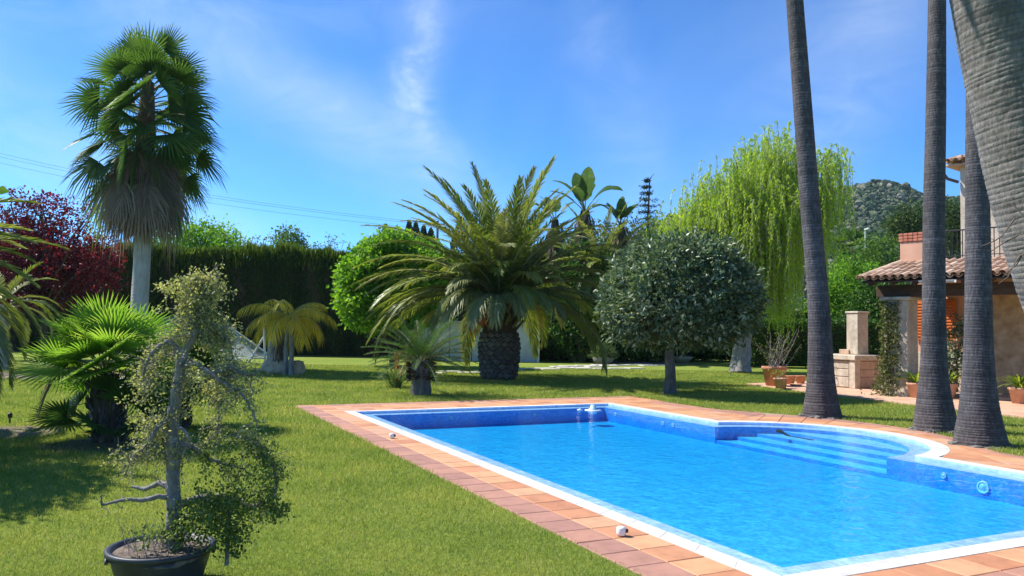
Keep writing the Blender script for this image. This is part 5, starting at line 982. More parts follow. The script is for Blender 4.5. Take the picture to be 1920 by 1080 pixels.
def willow():
    rng = np.random.default_rng(220); d = 31.4; b = ground(1389, 699); b.z = 0; s = d / F_PX; t = thing("willow_tree", b, "weeping willow with bright lime curtains of leaves and thick grey trunk", "tree")
    wood = MB(); P = limb(b, at(1403, 470, d), 14, 0.06, rng); a = np.linspace(0, 6.283, 16, endpoint=False); lob = 1 + 0.10 * np.sin(a * 5)[None] + 0.06 * rng.normal(size=(14, 16)); r = np.linspace(0.36, 0.2, 14); r[0] = 0.42; wood.tube(P, r, 16, 0, lobes=lob)
    heads = [(1400, 330, 0), (1470, 300, 0.4), (1440, 262, 0), (1340, 330, 0.3), (1300, 365, 0), (1520, 330, 0), (1545, 300, 0.6), (1380, 300, -1), (1430, 350, -1.4), (1500, 370, -1.2), (1350, 380, -1), (1280, 400, 0.8), (1460, 250, 1), (1560, 290, 0), (1410, 280, 1.5), (1490, 280, 1.5), (1330, 350, 1.5), (1450, 400, -1.5), (1400, 410, -1.6), (1260, 420, 0), (1310, 400, -1.0), (1530, 380, 0.8)]
    tips = []
    for (px, py, dy) in heads:
        e = np.array(tuple(at(px, py, d + dy))); Q = limb(P[rng.integers(8, 14)], e, 8, 0.15, rng, 0.1); wood.tube(Q, np.linspace(0.1, 0.02, 8), 6); tips.append(Q)
    mb = MB(); LP = []; LD = []; LT = []
    for Q in tips:
        for _ in range(130):
            p = Q[rng.integers(3, 8)] + rng.normal(size=3) * np.array([0.45, 0.45, 0.25]); az = rng.random() * 6.28; ln = rng.uniform(0.9, 3.6); m = int(ln / 0.075); f = np.linspace(0, 1, m); reach = rng.uniform(0.15, 0.55); rise = rng.uniform(0.0, 0.25); sway = rng.normal(0, 0.12, 2)
            X = p[0] + math.cos(az) * reach * np.sqrt(f) + sway[0] * f ** 2; Y = p[1] + math.sin(az) * reach * np.sqrt(f) + sway[1] * f ** 2; Z = p[2] + rise * np.sin(np.pi * np.clip(f * 3, 0, 1)) - ln * np.clip(f - 0.06, 0, 1) ** 1.15
            k = Z > 1.7; S = np.c_[X, Y, Z][k]
            if len(S) < 4: continue
            wood.tube(S[::3] if len(S) > 9 else S, 0.006, 3, cap=False); rep = np.repeat(S, 2, 0); LP.append(rep + rng.normal(size=rep.shape) * 0.012); LD.append(np.c_[rng.normal(0, 0.55, len(rep)), rng.normal(0, 0.55, len(rep)), -np.ones(len(rep))]); LT.append(np.clip(rng.random() * 0.6 + rng.random(len(rep)) * 0.4, 0, 1))
    # long curtain in front, right of the trunk
    for _ in range(70):
        q = np.array(tuple(at(1465 + rng.normal(0, 14), 440 + rng.normal(0, 25), d - 1.6))); ln = rng.uniform(2.2, 3.4); m = int(ln / 0.07); f = np.linspace(0, 1, m); S = np.c_[q[0] + rng.normal(0, 0.05) + 0.1 * f * rng.normal(), q[1] + rng.normal(0, 0.2) + 0 * f, q[2] - ln * f]; rep = np.repeat(S, 2, 0); LP.append(rep); LD.append(np.c_[rng.normal(0, 0.5, len(rep)), rng.normal(0, 0.5, len(rep)), -np.ones(len(rep))]); LT.append(np.clip(0.3 + rng.random(len(rep)) * 0.5, 0, 1)); wood.tube(S[::4], 0.006, 3, cap=False)
    LP = np.vstack(LP); LD = np.vstack(LD); LT = np.concatenate(LT); mb.leaves(LP, LD, 0.14 * rng.uniform(0.7, 1.3, len(LP)), 0.036, 0, LT, rng=rng); mb.build("crown", M["willow"], t, b); wood.build("trunk", M["bark_grey"], t, b, smooth=True)
willow()
def box_hedge():
    rng = np.random.default_rng(230); y0 = 35.5; x0 = at(1400, 640, y0).x; x1 = at(1700, 640, y0).x; h = at(1520, 604, y0).z; t = thing("clipped_hedge", ((x0 + x1) / 2, y0, 0), "waist-high clipped green hedge behind the barbecue", "hedge"); org = ((x0 + x1) / 2, y0, 0)
    mb = MB(); mb.box(((x0 + x1) / 2, y0 + 0.75, h / 2 - 0.05), (x1 - x0 - 0.1, 1.1, h - 0.25)); mb.build("hedge_core", M["fibre"], t, org); n = 14000  # solid filler box added behind the clipped leaves
    P = np.c_[rng.uniform(x0, x1, n), y0 + rng.random(n) * 1.5, np.full(n, h) + rng.normal(0, 0.05, n)]; k = n // 2; P[:k, 1] = y0 + rng.normal(0.1, 0.07, k); P[:k, 2] = rng.uniform(0.1, h, k)
    mb = MB(); mb.leaves(P, rng.normal(size=(n, 3)) + np.where(np.arange(n)[:, None] < k, [[0, -1, 0.3]], [[0, 0, 1.0]]), 0.11, 0.07, 0, rng=rng); mb.build("foliage", M["box_leaf"], t, org)
box_hedge()
def potted_bush():
    rng = np.random.default_rng(240); b = ground(1131, 683); b.z = 0; t = thing("bush_in_bowl", b, "rounded grey-green bush in a low grey bowl on the back lawn", "plant"); mb = MB(); lathe(mb, [(0, 0), (0.35, 0), (0.46, 0.16), (0.5, 0.3), (0.46, 0.32), (0.42, 0.28), (0, 0.27)], (0, 0, 0), 20); mb.build("bowl", M["bowl_grey"], t)
    n = 1500; d_ = unit(rng.normal(size=(n, 3))); d_[:, 2] = abs(d_[:, 2]); P = d_ * np.array([0.62, 0.62, 0.62]) * rng.uniform(0.4, 1, (n, 1)) + [0, 0, 0.3]; mb = MB(); mb.leaves(P, d_ + rng.normal(size=(n, 3)) * 0.3, 0.2, 0.03, 0, rng=rng); mb.build("foliage", M["strap"], t)
    V, F = rockmesh(77, (0.45, 0.35, 0.22), 0.1)
    g = ground(1278, 680); t2 = thing("stone_bowl", (g.x, g.y, 0), "pale shallow stone bowl on the lawn behind the round tree", "bowl"); mb = MB(); lathe(mb, [(0, 0), (0.3, 0), (0.5, 0.2), (0.56, 0.3), (0.5, 0.31), (0.4, 0.2), (0, 0.18)], (0, 0, 0), 20); mb.build("bowl", M["slab"], t2)
    mb = MB(); V, F = rockmesh(78, (0.35, 0.3, 0.14), 0.25); mb.add(V + np.array([0.05, 0, 0.25]), F); mb.build("dry_plants", M["soil"], t2)
potted_bush()
# stepping slabs across the back lawn
rng_ = np.random.default_rng(250)
sl = [(820 + i * 29 + rng_.normal(0, 5), 701 - i * 1.35 + rng_.normal(0, 1.2)) for i in range(14)] + [(1030 + i * 32, 692 + rng_.normal(0, 1.0)) for i in range(6)] + [(1065 + i * 30, 685 + rng_.normal(0, 1.0)) for i in range(7)]
for i, (px, py) in enumerate(sl):
    g = ground(px, py); a = rng_.normal(0.3, 0.1); o = slab_mesh([(-0.36, -0.26), (0.36, -0.26), (0.36, 0.26), (-0.36, 0.26)], -0.03, 0.035, 0.0, 0.012).build("stepping_slab", M["slab"], None, (g.x, g.y, 0), local=True); o.rotation_euler = (0, 0, a); tag(o, "pale flat stepping slab set in the lawn behind the date palm", "slab", "stepping slabs across the back lawn")

# low hedge and leaf mulch closing the back of the garden right of the date palm
def back_hedge():
    rng = np.random.default_rng(260); y0 = 41.5; x0, x1, h = 4.4, 15.5, 3.0; org = (9.5, y0, 0); t = thing("laurel_hedge", org, "dim informal hedge behind the round clipped tree", "hedge"); mb = MB(); mb.box(((x0 + x1) / 2, y0 + 0.8, h / 2 - 0.1), (x1 - x0, 1.0, h - 0.4)); mb.build("hedge_core", M["fibre"], t, org); n = 16000  # box is a solid filler added inside the foliage
    x = rng.uniform(x0, x1, n); hh = h + 0.3 * np.sin(x * 1.3) + 0.2 * np.sin(x * 3.7); z = rng.random(n) * hh; P = np.c_[x, y0 + rng.normal(0.1, 0.12, n) + (z > hh - 0.3) * rng.random(n) * 1.4, z]; mb = MB(); mb.leaves(P, rng.normal(size=(n, 3)) + [0, -0.7, 0.3], 0.17, 0.09, 0, rng=rng); mb.build("foliage", M["box_leaf"], t, org)
    for (px, py, sx, sy, sd, lb) in [(1215, 681, 2.6, 0.7, 41, "strip of brown leaf mulch behind the round tree"), (90, 705, 3.6, 1.6, 42, "shaded dry mulch under the purple tree")]:
        g = ground(px, py); V, F = rockmesh(sd, (sx, sy, 0.05), 0.12); o = MB().add(V, F).build("mulch_bed", M["soil"], None, (g.x, g.y, 0), smooth=True, local=True); tag(o, lb, "mulch", None, "structure")
back_hedge()
tree("shade_tree", (-6.75, 8.0, 0), "small leafy tree just outside the left edge casting dappled shade", "tree", M["mid_leaf"], M["bark_brown"], [(Vector((-6.75, 8.0, 2.3)), (0.95, 1.1, 0.8)), (Vector((-6.9, 7.4, 1.8)), (0.8, 0.9, 0.6)), (Vector((-7.3, 8.8, 2.7)), (1.0, 1.0, 0.8))], 0.09, 420, 12, 0.10, 0.16, 0.09, 263)
# ------------------------------------------------------------------ house on the right
E1 = Vector((0.64, -0.77, 0)).normalized(); E2 = Vector((0.77, 0.64, 0)).normalized(); H0 = Vector((8.83, 20.4, 0))
HROT = math.atan2(E1.y, E1.x)
def house():
    t = thing("house", H0, "pink and stone house with tiled porch, balcony and orange shutters", "house", rz=HROT)
    # local frame: x along the front, y away from the pool, z up
    def bx(name, a0, a1, b0, b1, z0, z1, mat, parent=t):
        mb = MB(); mb.box(((a0 + a1) / 2, (b0 + b1) / 2, (z0 + z1) / 2), (a1 - a0, b1 - b0, z1 - z0)); o = mb.build(name, mat, parent)
        bm = bmesh.new(); bm.from_mesh(o.data); bmesh.ops.bevel(bm, geom=list(bm.edges), offset=min(0.012, (z1 - z0) * 0.2), segments=1, affect="EDGES"); bm.to_mesh(o.data); bm.free(); return o
    bx("porch_floor", 0.45, 8, 1.4, 5.0, 0.0, 0.12, M["stone_pink"])
    bx("column", 0.44, 1.02, 0.42, 1.0, 0.0, 2.44, M["stone_cream"]); bx("column_base", 0.38, 1.08, 0.36, 1.06, 0.0, 0.34, M["stone_cream"]); bx("capital", 0.36, 1.10, 0.34, 1.08, 2.44, 2.52, M["stone_cream"])
    bx("beam", 0.2, 7.5, 0.5, 0.78, 2.522, 2.82, M["wood_dark"]); bx("side_beam", 0.55, 0.8, 0.79, 3.1, 2.53, 2.80, M["wood_dark"])
    bx("ground_floor_wall", 0.0, 2.13, 3.2, 3.5, 0.0, 3.3, M["render_pink"]); bx("stone_wall", 2.14, 7.5, 2.7, 3.1, 0.121, 3.3, M["rubble"]); bx("plinth", -0.02, 2.12, 3.14, 3.198, 0.0, 1.1, M["stone_cream"])
    # window with shutters
    w = bx("window", 0.36, 0.72, 3.16, 3.196, 1.46, 2.52, M["wood_dark"])
    for a0 in (-0.02, 0.73):
        sh = bx("shutter", a0, a0 + 0.37, 3.11, 3.15, 1.44, 2.54, M["shutter"])
        for k in range(12): bx("slat", a0 + 0.04, a0 + 0.33, 3.09, 3.108, 1.52 + k * 0.082, 1.575 + k * 0.082, M["shutter"], sh)
    # porch ceiling boards and rafters
    sl = (3.36 - 2.9) / 1.5
    def zr(b): return 2.9 + sl * b
    mb = MB(); V = [(0.05, 0.0, 2.86), (7.5, 0.0, 2.86), (7.5, 1.5, 3.32), (0.36, 1.5, 3.32)]; mb.add(V + [(x, y, z + 0.035) for x, y, z in V], [[0, 3, 2, 1], [4, 5, 6, 7], [0, 1, 5, 4], [1, 2, 6, 5], [2, 3, 7, 6], [3, 0, 4, 7]]); mb.build("roof_boards", M["wood_dark"], t)
    mb = MB(); V = [(0.36, 1.52, 3.25), (7.5, 1.52, 3.25), (7.5, 3.45, 3.25), (0.36, 3.45, 3.25)]; mb.add(V + [(x, y, z + 0.1) for x, y, z in V], [[0, 3, 2, 1], [4, 5, 6, 7], [0, 1, 5, 4], [1, 2, 6, 5], [2, 3, 7, 6], [3, 0, 4, 7]]); mb.build("terrace_slab", M["stone_pink"], t)
    for k in range(12):
        a = 0.25 + k * 0.55; mb = MB(); V = []
        for b_ in (0.04, 1.45):
            for da in (-0.04, 0.04):
                for dz in (-0.14, -0.045): V.append((a + da, b_, zr(b_) + dz))
        mb.add(V, [[0, 1, 3, 2], [4, 6, 7, 5], [0, 4, 5, 1], [2, 3, 7, 6], [0, 2, 6, 4], [1, 5, 7, 3]]); mb.build("rafter", M["wood_dark"], t)
    # barrel tiles: covers and channels, each its own piece
    def barrel(L, r0, r1, up=True):
        mb = MB(); n = 7; a = np.linspace(0, math.pi, n); V = []
        for y, r in ((0, r0), (L, r1)):
            for th in (0, 1):
                for q in a: V.append((math.cos(q) * (r - 0.014 * th), y, math.sin(q) * (r - 0.014 * th) * (1 if up else -1)))
        F = []
        for k in range(n - 1):
            F += [[k, k + 1, 2 * n + k + 1, 2 * n + k], [n + k + 1, n + k, 3 * n + k, 3 * n + k + 1], [k + 1, k, n + k, n + k + 1], [2 * n + k, 2 * n + k + 1, 3 * n + k + 1, 3 * n + k]]
        mb.add(V, F); return mb
    cov = barrel(0.46, 0.095, 0.08).build("roof_tile", M["roof_tile"], t); chn = barrel(0.46, 0.075, 0.09, False).build("channel_tile", M["roof_tile"], t); rg = np.random.default_rng(300); fa = fb = True; ang = math.atan(sl)
    for c in range(26):
        a = 0.1 + c * 0.2
        for r in range(4):
            b_ = -0.06 + r * 0.385
            if a < 0.34 * (b_ + 0.35) / 1.5 - 0.02: continue
            loc = (a + rg.normal(0, 0.006), b_, zr(b_) + 0.075 + 0.012 + rg.normal(0, 0.004)); rot = (ang - 0.03, 0, rg.normal(0, 0.015))
            if fa: o = cov; o.location = loc; o.rotation_euler = rot; fa = False
            else: inst("roof_tile", cov.data, t, loc, rot)
            if r == 0:
                loc = (a + 0.1, b_ + 0.01, zr(b_) + 0.115); 
                if fb: o = chn; o.location = loc; o.rotation_euler = rot; fb = False
                else: inst("channel_tile", chn.data, t, loc, rot)
    mb = MB(); mb.add([(0.1, 0.0, 2.955), (7.5, 0.0, 2.955), (7.5, 1.5, 3.415), (0.4, 1.5, 3.415)], [[0, 1, 2, 3]]); mb.build("tile_bed", M["stone_pink"], t)
    for k in range(4):
        f = k / 4; P0 = np.array([0.02 + 0.34 * f, -0.05 + 1.55 * f, zr(-0.05 + 1.55 * f) + 0.09]); o = inst("hip_tile", cov.data, t, P0, (ang, 0, -0.22))
    # terrace parapet with brick cap
    bx("parapet", 0.36, 1.18, 1.5, 1.74, 3.35, 4.0, M["render_pink"])
    for k in range(7):
        a = 0.335 + k * 0.125
        for r in range(3): bx("brick", a, a + 0.118, 1.47, 1.77, 4.004 + r * 0.078, 4.074 + r * 0.078, M["brick_red"])
    bx("terrace_kerb", 1.19, 7.5, 1.46, 1.74, 3.36, 3.47, M["stone_cream"])
    rail = bx("rail", 1.19, 7.0, 1.58, 1.62, 4.2, 4.235, M["iron"]); bx("lower_rail", 1.19, 7.0, 1.588, 1.612, 3.56, 3.58, M["iron"])
    barmb = MB(); barmb.tube([(0, 0, 0), (0, 0, 0.73)], 0.011, 6); bar = barmb.build("baluster", M["iron"], t); bar.location = (1.26, 1.6, 3.47)
    for k in range(1, 38): inst("baluster", bar.data, t, (1.26 + k * 0.12, 1.6, 3.47))
    for k in range(0, 19):
        mb = MB(); mb.tube([(0.045 * math.cos(q), 0, 0.045 * math.sin(q)) for q in np.linspace(0, 6.283, 11)], 0.006, 4, cap=False); o = mb.build("scroll", M["iron"], t); o.location = (1.32 + k * 0.24, 1.6, 3.9)
    bx("red_wall", 2.3, 3.6, 3.0, 3.2, 3.36, 4.35, M["brick_red"])
    # upper storey set back, with eave
    uw = bx("upper_wall", 0.9, 8, 4.0, 8.0, 3.36, 6.28, M["stone_cream"])
    bx("eave_board", 0.62, 8, 3.72, 8.2, 6.282, 6.34, M["stone_pink"])
    for c in range(9):
        inst("roof_tile", cov.data, t, (0.72 + c * 0.21, 3.62, 6.40), (0.28, 0, rg.normal(0, 0.02))); inst("roof_tile", cov.data, t, (0.72 + c * 0.21, 4.05, 6.52), (0.28, 0, rg.normal(0, 0.02)))
    for c in range(4): inst("roof_tile", cov.data, t, (0.58, 3.9 + c * 0.21, 6.40), (0.28, 0, -1.57 + rg.normal(0, 0.02)))
    mb = MB(); mb.tube([(0.56, 3.7, 6.26), (0.58, 3.7, 6.1), (0.66, 3.78, 5.95), (0.86, 3.98, 5.86)], [0.05, 0.045, 0.045, 0.045], 8); mb.build("downpipe", M["post"], t)
    mb = MB(); n = 8; V = [(x, -0.12 + 0.07 * math.cos(q), 2.87 + 0.07 * math.sin(q)) for x in (1.55, 2.35) for q in np.linspace(math.pi, 2 * math.pi, n)]; mb.add(V, [[k, k + 1, n + k + 1, n + k] for k in range(n - 1)]); mb.build("gutter", M["gutter"], t)
house()
def hw(a, b, z=0.0): return H0 + E1 * a + E2 * b + Vector((0, 0, z))
def column_climber():
    rng = np.random.default_rng(310); b = hw(0.5, 0.6); t = thing("climbing_plant", b, "straggly brown-green climber on the porch column", "plant"); wood = MB(); n = 2600
    z = rng.random(n) ** 0.9 * 2.4; side = rng.random(n); a = np.where(side < 0.55, 0.46 + rng.normal(0, 0.09, n), rng.uniform(0.42, 0.85, n)); bb = np.where(side < 0.55, rng.uniform(0.35, 1.0, n), 0.36 + rng.normal(0, 0.06, n)); sp = 1 + 0.9 * np.exp(-z / 0.4)
    P = np.array([tuple(hw(0.72 + (x - 0.72) * s_, 0.7 + (y - 0.7) * s_, q)) for x, y, q, s_ in zip(a, bb, z, sp)]); mb = MB(); mb.leaves(P, rng.normal(size=(n, 3)) + [-0.5, -0.4, 0.1], 0.085, 0.045, 0, rng=rng); mb.build("foliage", M["olive_leaf"], t, b)
    for _ in range(26):
        q = limb(hw(rng.uniform(0.3, 0.8), rng.uniform(0.3, 0.5), 0.05), hw(rng.uniform(0.38, 0.7), rng.uniform(0.3, 0.9), rng.uniform(1.2, 2.4)), 9, 0.08, rng); wood.tube(q, 0.008, 4, cap=False)
    wood.build("stems", M["bark_brown"], t, b)
column_climber()
def strap_pot(a, bq, label, seed, pot=True, n=60, L=0.75, z=0.05):
    rng = np.random.default_rng(seed); b = hw(a, bq, z); t = thing("potted_strap_plant", b, label, "plant"); h = 0.0
    if pot: mb = MB(); lathe(mb, [(0, 0), (0.15, 0), (0.21, 0.3), (0.23, 0.31), (0.23, 0.36), (0.2, 0.36), (0.19, 0.32), (0, 0.31)], (0, 0, 0), 18); mb.build("pot", M["terracotta_pale"], t); h = 0.32
    mb = MB()
    for i in range(n):
        az = rng.random() * 6.28; e = rng.uniform(0.6, 1.4); ll = L * rng.uniform(0.7, 1.1); P0 = np.array([0, 0, h]); sd = np.array([-math.sin(az), math.cos(az), 0]); V = []
        for k, f in enumerate((0, 0.3, 0.6, 0.85, 1.0)):
            r = ll * f * math.cos(e) + 0.12 * f * f; zz = ll * f * math.sin(e) - 0.55 * ll * f ** 2.2; w = (0.02, 0.035, 0.035, 0.025, 0.003)[k]; c = P0 + np.array([math.cos(az) * r, math.sin(az) * r, zz]); V += [c - sd * w / 2, c + sd * w / 2]
        mb.add(V, [[0, 1, 3, 2], [2, 3, 5, 4], [4, 5, 7, 6], [6, 7, 9, 8]], 0, rng.random())
    mb.build("leaves", M["banana"], t)
strap_pot(1.25, 0.35, "yellow-green strap-leaved pot plant at the foot of the porch column", 320); strap_pot(1.75, 0.9, "arching strap-leaved pot plant between the two nearest slender trunks", 321); strap_pot(3.3, 0.9, "strap-leaved plant at the right edge by the stone wall", 322)
tree("porch_shrub", hw(1.45, 2.2), "dark leafy shrub under the porch by the shutters", "shrub", M["ficus"], M["bark_brown"], [(hw(1.45, 2.2, 1.2), (0.5, 0.5, 0.75)), (hw(1.3, 2.3, 0.75), (0.45, 0.45, 0.5)), (hw(1.65, 2.4, 1.75), (0.28, 0.28, 0.4))], 0.04, 200, 10, 0.06, 0.1, 0.05, 323)

# ------------------------------------------------------------------ barbecue, pots
def barbecue():
    u, v = to_uv(*ground(1590, 731).xy); b = UV(u + 0.55, v + 0.35, 0.05); t = thing("stone_barbecue", b, "pale stone barbecue with square chimney on the patio", "barbecue", rz=TH)
    def bx(name, c, s, mat, parent=t, bev=0.012):
        mb = MB(); mb.box(c, s); o = mb.build(name, mat, parent); bm = bmesh.new(); bm.from_mesh(o.data); bmesh.ops.bevel(bm, geom=list(bm.edges), offset=bev, segments=1, affect="EDGES"); bm.to_mesh(o.data); bm.free(); return o
    # base: corner piers, recessed brick panel on the two seen sides, top slab
    bx("core", (0, 0, 0.39), (1.02, 1.12, 0.78), M["stone_pink"])
    for sx in (-1, 1):
        for sy in (-1, 1): bx("pier", (sx * 0.46, sy * 0.50, 0.39), (0.2, 0.22, 0.78), M["stone_cream"])
    for k, (z0, z1) in enumerate([(0.02, 0.30), (0.32, 0.52), (0.54, 0.76)]):
        bx("panel_stone", (0.0, -0.571, (z0 + z1) / 2), (0.68, 0.03, z1 - z0), M["stone_pink"]); bx("panel_stone", (-0.521, 0.0, (z0 + z1) / 2), (0.03, 0.74, z1 - z0), M["stone_cream"])
    bx("top_slab", (0, 0, 0.855), (1.22, 1.32, 0.15), M["stone_cream"], bev=0.02)
    ch = bx("chimney", (0.12, -0.1, 1.52), (0.42, 0.42, 1.18), M["stone_cream"], bev=0.02); bx("chimney_cap", (0.12, -0.1, 2.14), (0.47, 0.47, 0.06), M["stone_cream"], ch)
    bx("hood_step", (0.12, 0.16, 1.0), (0.5, 0.35, 0.14), M["stone_pink"])
barbecue()
def pot(px, py, r, h, label, seed, mat, plant=None, z=0.05):
    rng = np.random.default_rng(seed); g = ground(px, py, z); t = thing("terracotta_pot", g, label, "pot", "terracotta pots at the patio corner"); mb = MB()
    lathe(mb, [(0, 0), (r * 0.66, 0), (r * 0.92, h * 0.82), (r, h * 0.83), (r, h * 0.97), (r * 0.97, h), (r * 0.86, h), (r * 0.84, h * 0.88), (0, h * 0.86)], (0, 0, 0), 22); mb.build("pot", mat, t, smooth=False)
    if plant:
        wood = MB(); Lf = MB()
        for i in range(plant[0]):
            e = np.array([rng.normal(0, r * 1.0), rng.normal(0, r * 0.6), h + plant[1] * rng.uniform(0.45, 1.0)]); Q = limb((rng.normal(0, r * 0.3), rng.normal(0, r * 0.3), h * 0.87), e, 7, 0.15, rng); wood.tube(Q, np.linspace(0.012, 0.004, 7), 4, cap=False); k = plant[2]; C = Q[rng.integers(2, 7, k)] + rng.normal(size=(k, 3)) * 0.04; Lf.leaves(C, rng.normal(size=(k, 3)), 0.07, 0.035, 0, rng=rng)
        wood.build("stems", M["bark_grey"], t); Lf.build("foliage", M[plant[3]], t)
pot(1452, 723, 0.36, 0.55, "largest terracotta pot holding bare twiggy stems", 330, M["terracotta"], (26, 1.1, 16, "olive_leaf")); pot(1464, 728, 0.2, 0.28, "small pale terracotta pot in front of the largest pot", 331, M["terracotta_pale"], (6, 0.25, 14, "banana")); pot(1481, 720, 0.17, 0.25, "small round terracotta pot just right of the largest pot", 332, M["terracotta"]); pot(1501, 719, 0.16, 0.24, "small terracotta pot next to the barbecue's white corner", 333, M["terracotta"])
g = ground(1492, 723, 0.05); t = thing("terracotta_saucer", g, "low terracotta saucer between the small pots", "saucer"); mb = MB(); lathe(mb, [(0, 0), (0.14, 0), (0.19, 0.05), (0.17, 0.05), (0.13, 0.02), (0, 0.02)], (0, 0, 0), 18); mb.build("dish", M["terracotta_pale"], t)

# ------------------------------------------------------------------ things at the pool
for (px, py, lb, sd) in [(1165, 1003, "small white block lamp on the near coping tiles", 1), (735, 821, "small weathered block lamp on the coping farther up the pool edge", 2)]:
    g = ground(px, py, 0.02); t = thing("coping_lamp", g, lb, "lamp", "block lamps on the coping", 0.4); mb = MB(); lathe(mb, [(0, 0), (0.034, 0.0), (0.038, 0.012), (0.038, 0.05), (0.034, 0.062), (0, 0.064)], (0, 0, 0), 14); mb.build("body", M["white_plastic"], t); mb = MB(); mb.box((0.028, -0.016, 0.034), (0.03, 0.03, 0.026), 0.2); mb.build("lens", M["iron"], t)
u, v = to_uv(*ground(1112, 768).xy); t = thing("chlorine_float", UV(u, v, -0.03), "white and pale blue chlorine float at the far pool edge", "float", rz=0.3); mb = MB(); lathe(mb, [(0, -0.05), (0.07, -0.05), (0.1, 0.0), (0.1, 0.04), (0.06, 0.06), (0.05, 0.12), (0, 0.13)], (0, 0, 0), 16, 0); mb.build("body", M["blue_plastic"], t); mb = MB(); lathe(mb, [(0.1, -0.01), (0.17, 0.0), (0.17, 0.025), (0.1, 0.03)], (0, 0, 0), 18); mb.build("collar", M["white_plastic"], t); mb = MB(); lathe(mb, [(0, 0), (0.05, 0), (0.06, 0.02), (0, 0.04)], (-0.3, -0.05, 0.02), 12); mb.build("cap", M["white_plastic"], t)
t = thing("pool_brush", UV(9.75, 9.9, -0.12), "small dark curved brush lying on the pool steps", "brush"); mb = MB(); mb.tube([(-0.1, 0.06, 0.1), (-0.04, 0.04, 0.1), (0.02, 0.0, 0.06), (0.1, -0.02, 0.03)], [0.02, 0.03, 0.022, 0.012], 7); mb.build("head", M["iron"], t); mb = MB(); mb.tube([(0.1, -0.02, 0.03), (0.4, -0.25, 0.0)], 0.008, 5); mb.build("handle", M["iron"], t)

# ------------------------------------------------------------------ trees to the right and far hill
tree("lime_tree", base_at(1588, 40), "bright lime green tree right of the willow behind the barbecue", "tree", M["climber"], M["bark_brown"], px_lobes(40, [(1592, 540, 52, 48, 0), (1570, 575, 45, 35, 0), (1625, 575, 40, 40, 0.5)]), 0.16, 560, 14, 0.2, 0.17, 0.11, 340)
tree("green_tree", base_at(1650, 52), "mid green tree mass left of the pink parapet", "tree", M["mid_leaf"], M["bark_brown"], px_lobes(52, [(1650, 490, 48, 45, 0), (1610, 510, 45, 35, 0), (1665, 540, 60, 50, 0)]), 0.2, 620, 14, 0.24, 0.2, 0.12, 341)
tree("bushy_tree", base_at(1630, 38), "dark bushy tree beside the barbecue chimney under the eave", "tree", M["box_leaf"], M["bark_brown"], px_lobes(38, [(1625, 590, 45, 40, 0), (1650, 560, 40, 40, 0.3)]), 0.12, 320, 14, 0.18, 0.15, 0.09, 342)
for px, d, L, lb, sd in [(1712, 80, [(1708, 418, 34, 26, 0), (1690, 432, 26, 18, 0), (1735, 425, 30, 28, 1)], "rounded olive pine crown above the pink parapet", 343), (1785, 84, [(1785, 415, 34, 34, 0), (1800, 440, 30, 30, 0), (1770, 440, 26, 24, 0)], "dark pine crown between the two slender trunks by the balcony", 344)]:
    tree("pine_tree", base_at(px, d), lb, "tree", M["pine_leaf"], M["bark_brown"], px_lobes(d, L), 0.25, 420, 14, 0.4, 0.4, 0.16, sd, "pines beyond the house")
low = low_fan_palm("distant_palm", "distant palm top at the foot of the hill", base_at(1600, 62), at(1600, 470, 62).z, 0.3, 22, 1.4, 1.0, 345, [M["fan_leaf"], M["petiole"]], -0.7, 1.3, nseg=14, spread=1.6)
b = base_at(1624, 60); t = thing("lamp_post", b, "thin grey lamp post below the hill", "post"); mb = MB(); mb.tube([(0, 0, 0), (0, 0, at(1624, 430, 60).z)], [0.09, 0.06], 8); mb.build("post", M["galv"], t); mb = MB(); mb.box((0, -0.3, at(1624, 430, 60).z), (0.14, 0.7, 0.1)); mb.build("lamp_head", M["galv"], t)
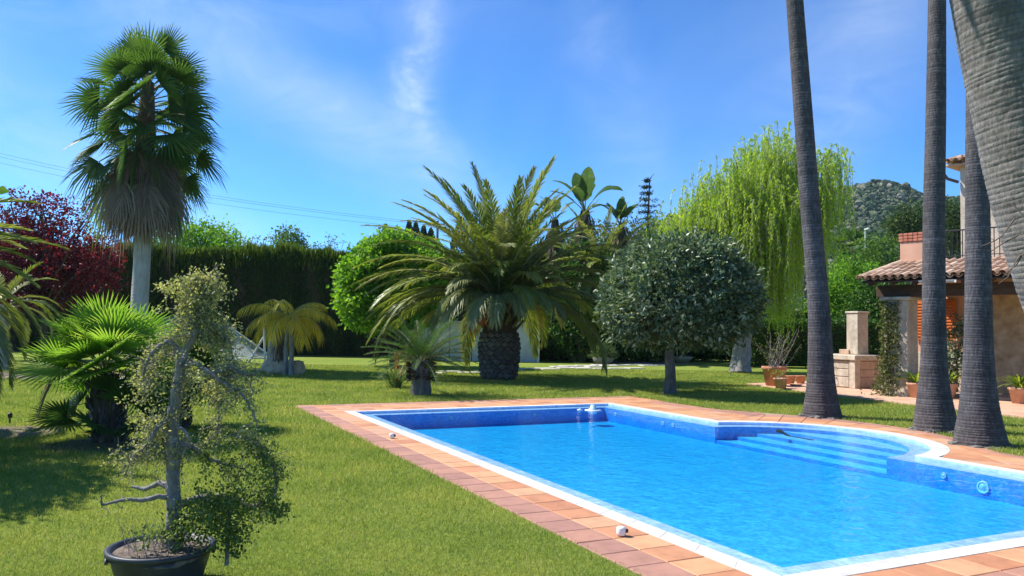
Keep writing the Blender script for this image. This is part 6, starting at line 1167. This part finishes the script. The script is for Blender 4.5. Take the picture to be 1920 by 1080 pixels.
def hill():
    rng = np.random.default_rng(350); prof = [(900, 520), (1180, 455), (1240, 425), (1300, 400), (1400, 380), (1500, 364), (1580, 357), (1640, 352), (1700, 361), (1735, 372), (1800, 380), (1900, 388), (2100, 395), (2500, 430)]; Y = 420.0
    xs = np.array([at(px, py, Y).x for px, py in prof]); zs = np.array([at(px, py, Y).z for px, py in prof]) - 3.5
    def H(x, y):
        s = np.clip((y - 120) / (Y - 120), 0, 1); s2 = s * s * (3 - 2 * s); back = np.clip(1 - (y - Y) / 500, 0, 1); ridge = np.interp(x * Y / np.maximum(y, 150) ** 1.0, xs, zs, left=0, right=zs[-1] * 0.6)
        return ridge * s2 * back + (2.2 * np.sin(x * 0.05 + y * 0.03) + 1.2 * np.sin(x * 0.13 - y * 0.09)) * s2 * (s < 0.999) - 0.3
    gx, gy = np.linspace(-60, 700, 130), np.linspace(115, 900, 90); X, Yg = np.meshgrid(gx, gy); Z = H(X, Yg); V = np.c_[X.ravel(), Yg.ravel(), Z.ravel()]; n = 130; i = np.arange(89)[:, None] * n + np.arange(129)[None]; i = i.ravel(); F = np.stack([i, i + 1, i + n + 1, i + n], -1)
    m = rough_mat("dry_hillside", [(0.3, (0.11, 0.125, 0.06)), (0.5, (0.19, 0.185, 0.115)), (0.7, (0.34, 0.32, 0.26))], 0.09, 0.95, 0.4, 0.5); o = MB().add(V, F).build("hill", m, smooth=True); tag(o, "scrub-covered rocky hill behind the house", None, None, "structure")
    # scrub that reads as one mass
    bm = bmesh.new(); bmesh.ops.create_icosphere(bm, subdivisions=1, radius=1.0); Vi = np.array([v.co[:] for v in bm.verts]); Fi = np.array([[v.index for v in f.verts] for f in bm.faces]); bm.free()
    N = 24000; y = 140 + rng.random(N) ** 0.8 * 300; x = y * rng.uniform(0.10, 0.68, N); z = H(x, y); r = rng.uniform(0.35, 1.25, N) * np.where(rng.random(N) > 0.93, 1.7, 1); VV = x_ = np.stack([x, y, z + r * 0.4], 1)[:, None, :] + Vi[None] * (r[:, None, None] * np.array([1, 1, 0.85])) * rng.uniform(0.45, 1.4, (N, len(Vi), 1))
    FF = Fi[None] + (np.arange(N) * len(Vi))[:, None, None]; sc = leaf_mat("hillside_scrub", [(0, (0.028, 0.05, 0.028)), (0.5, (0.055, 0.08, 0.045)), (0.85, (0.10, 0.115, 0.07)), (1, (0.20, 0.19, 0.14))], 0.0, 0.9, 0.1)
    mb = MB(); mb.add(VV.reshape(-1, 3), FF.reshape(-1, 3), 0, np.repeat(rng.random(N) ** 1.3, len(Vi))); o = mb.build("hillside_scrub", sc); tag(o, "grey-green scrub and pines covering the hillside", "scrub", None, "stuff")
hill()
# thin summer haze that veils the far hill
def haze():
    m = bpy.data.materials.new("haze"); m.use_nodes = True; nt = m.node_tree; nt.nodes.remove(nt.nodes["Principled BSDF"]); v = nt.nodes.new("ShaderNodeVolumePrincipled")
    v.inputs["Color"].default_value = (0.72, 0.86, 1.0, 1); v.inputs["Density"].default_value = 0.00012; v.inputs["Anisotropy"].default_value = 0.2
    nt.links.new(v.outputs[0], nt.nodes["Material Output"].inputs["Volume"])
    mb = MB(); mb.box((0, 1250, 44.5), (6100, 5600, 93)); o = mb.build("haze", m); tag(o, "thin pale haze in the air over the garden and hill", None, None, "stuff")
haze()
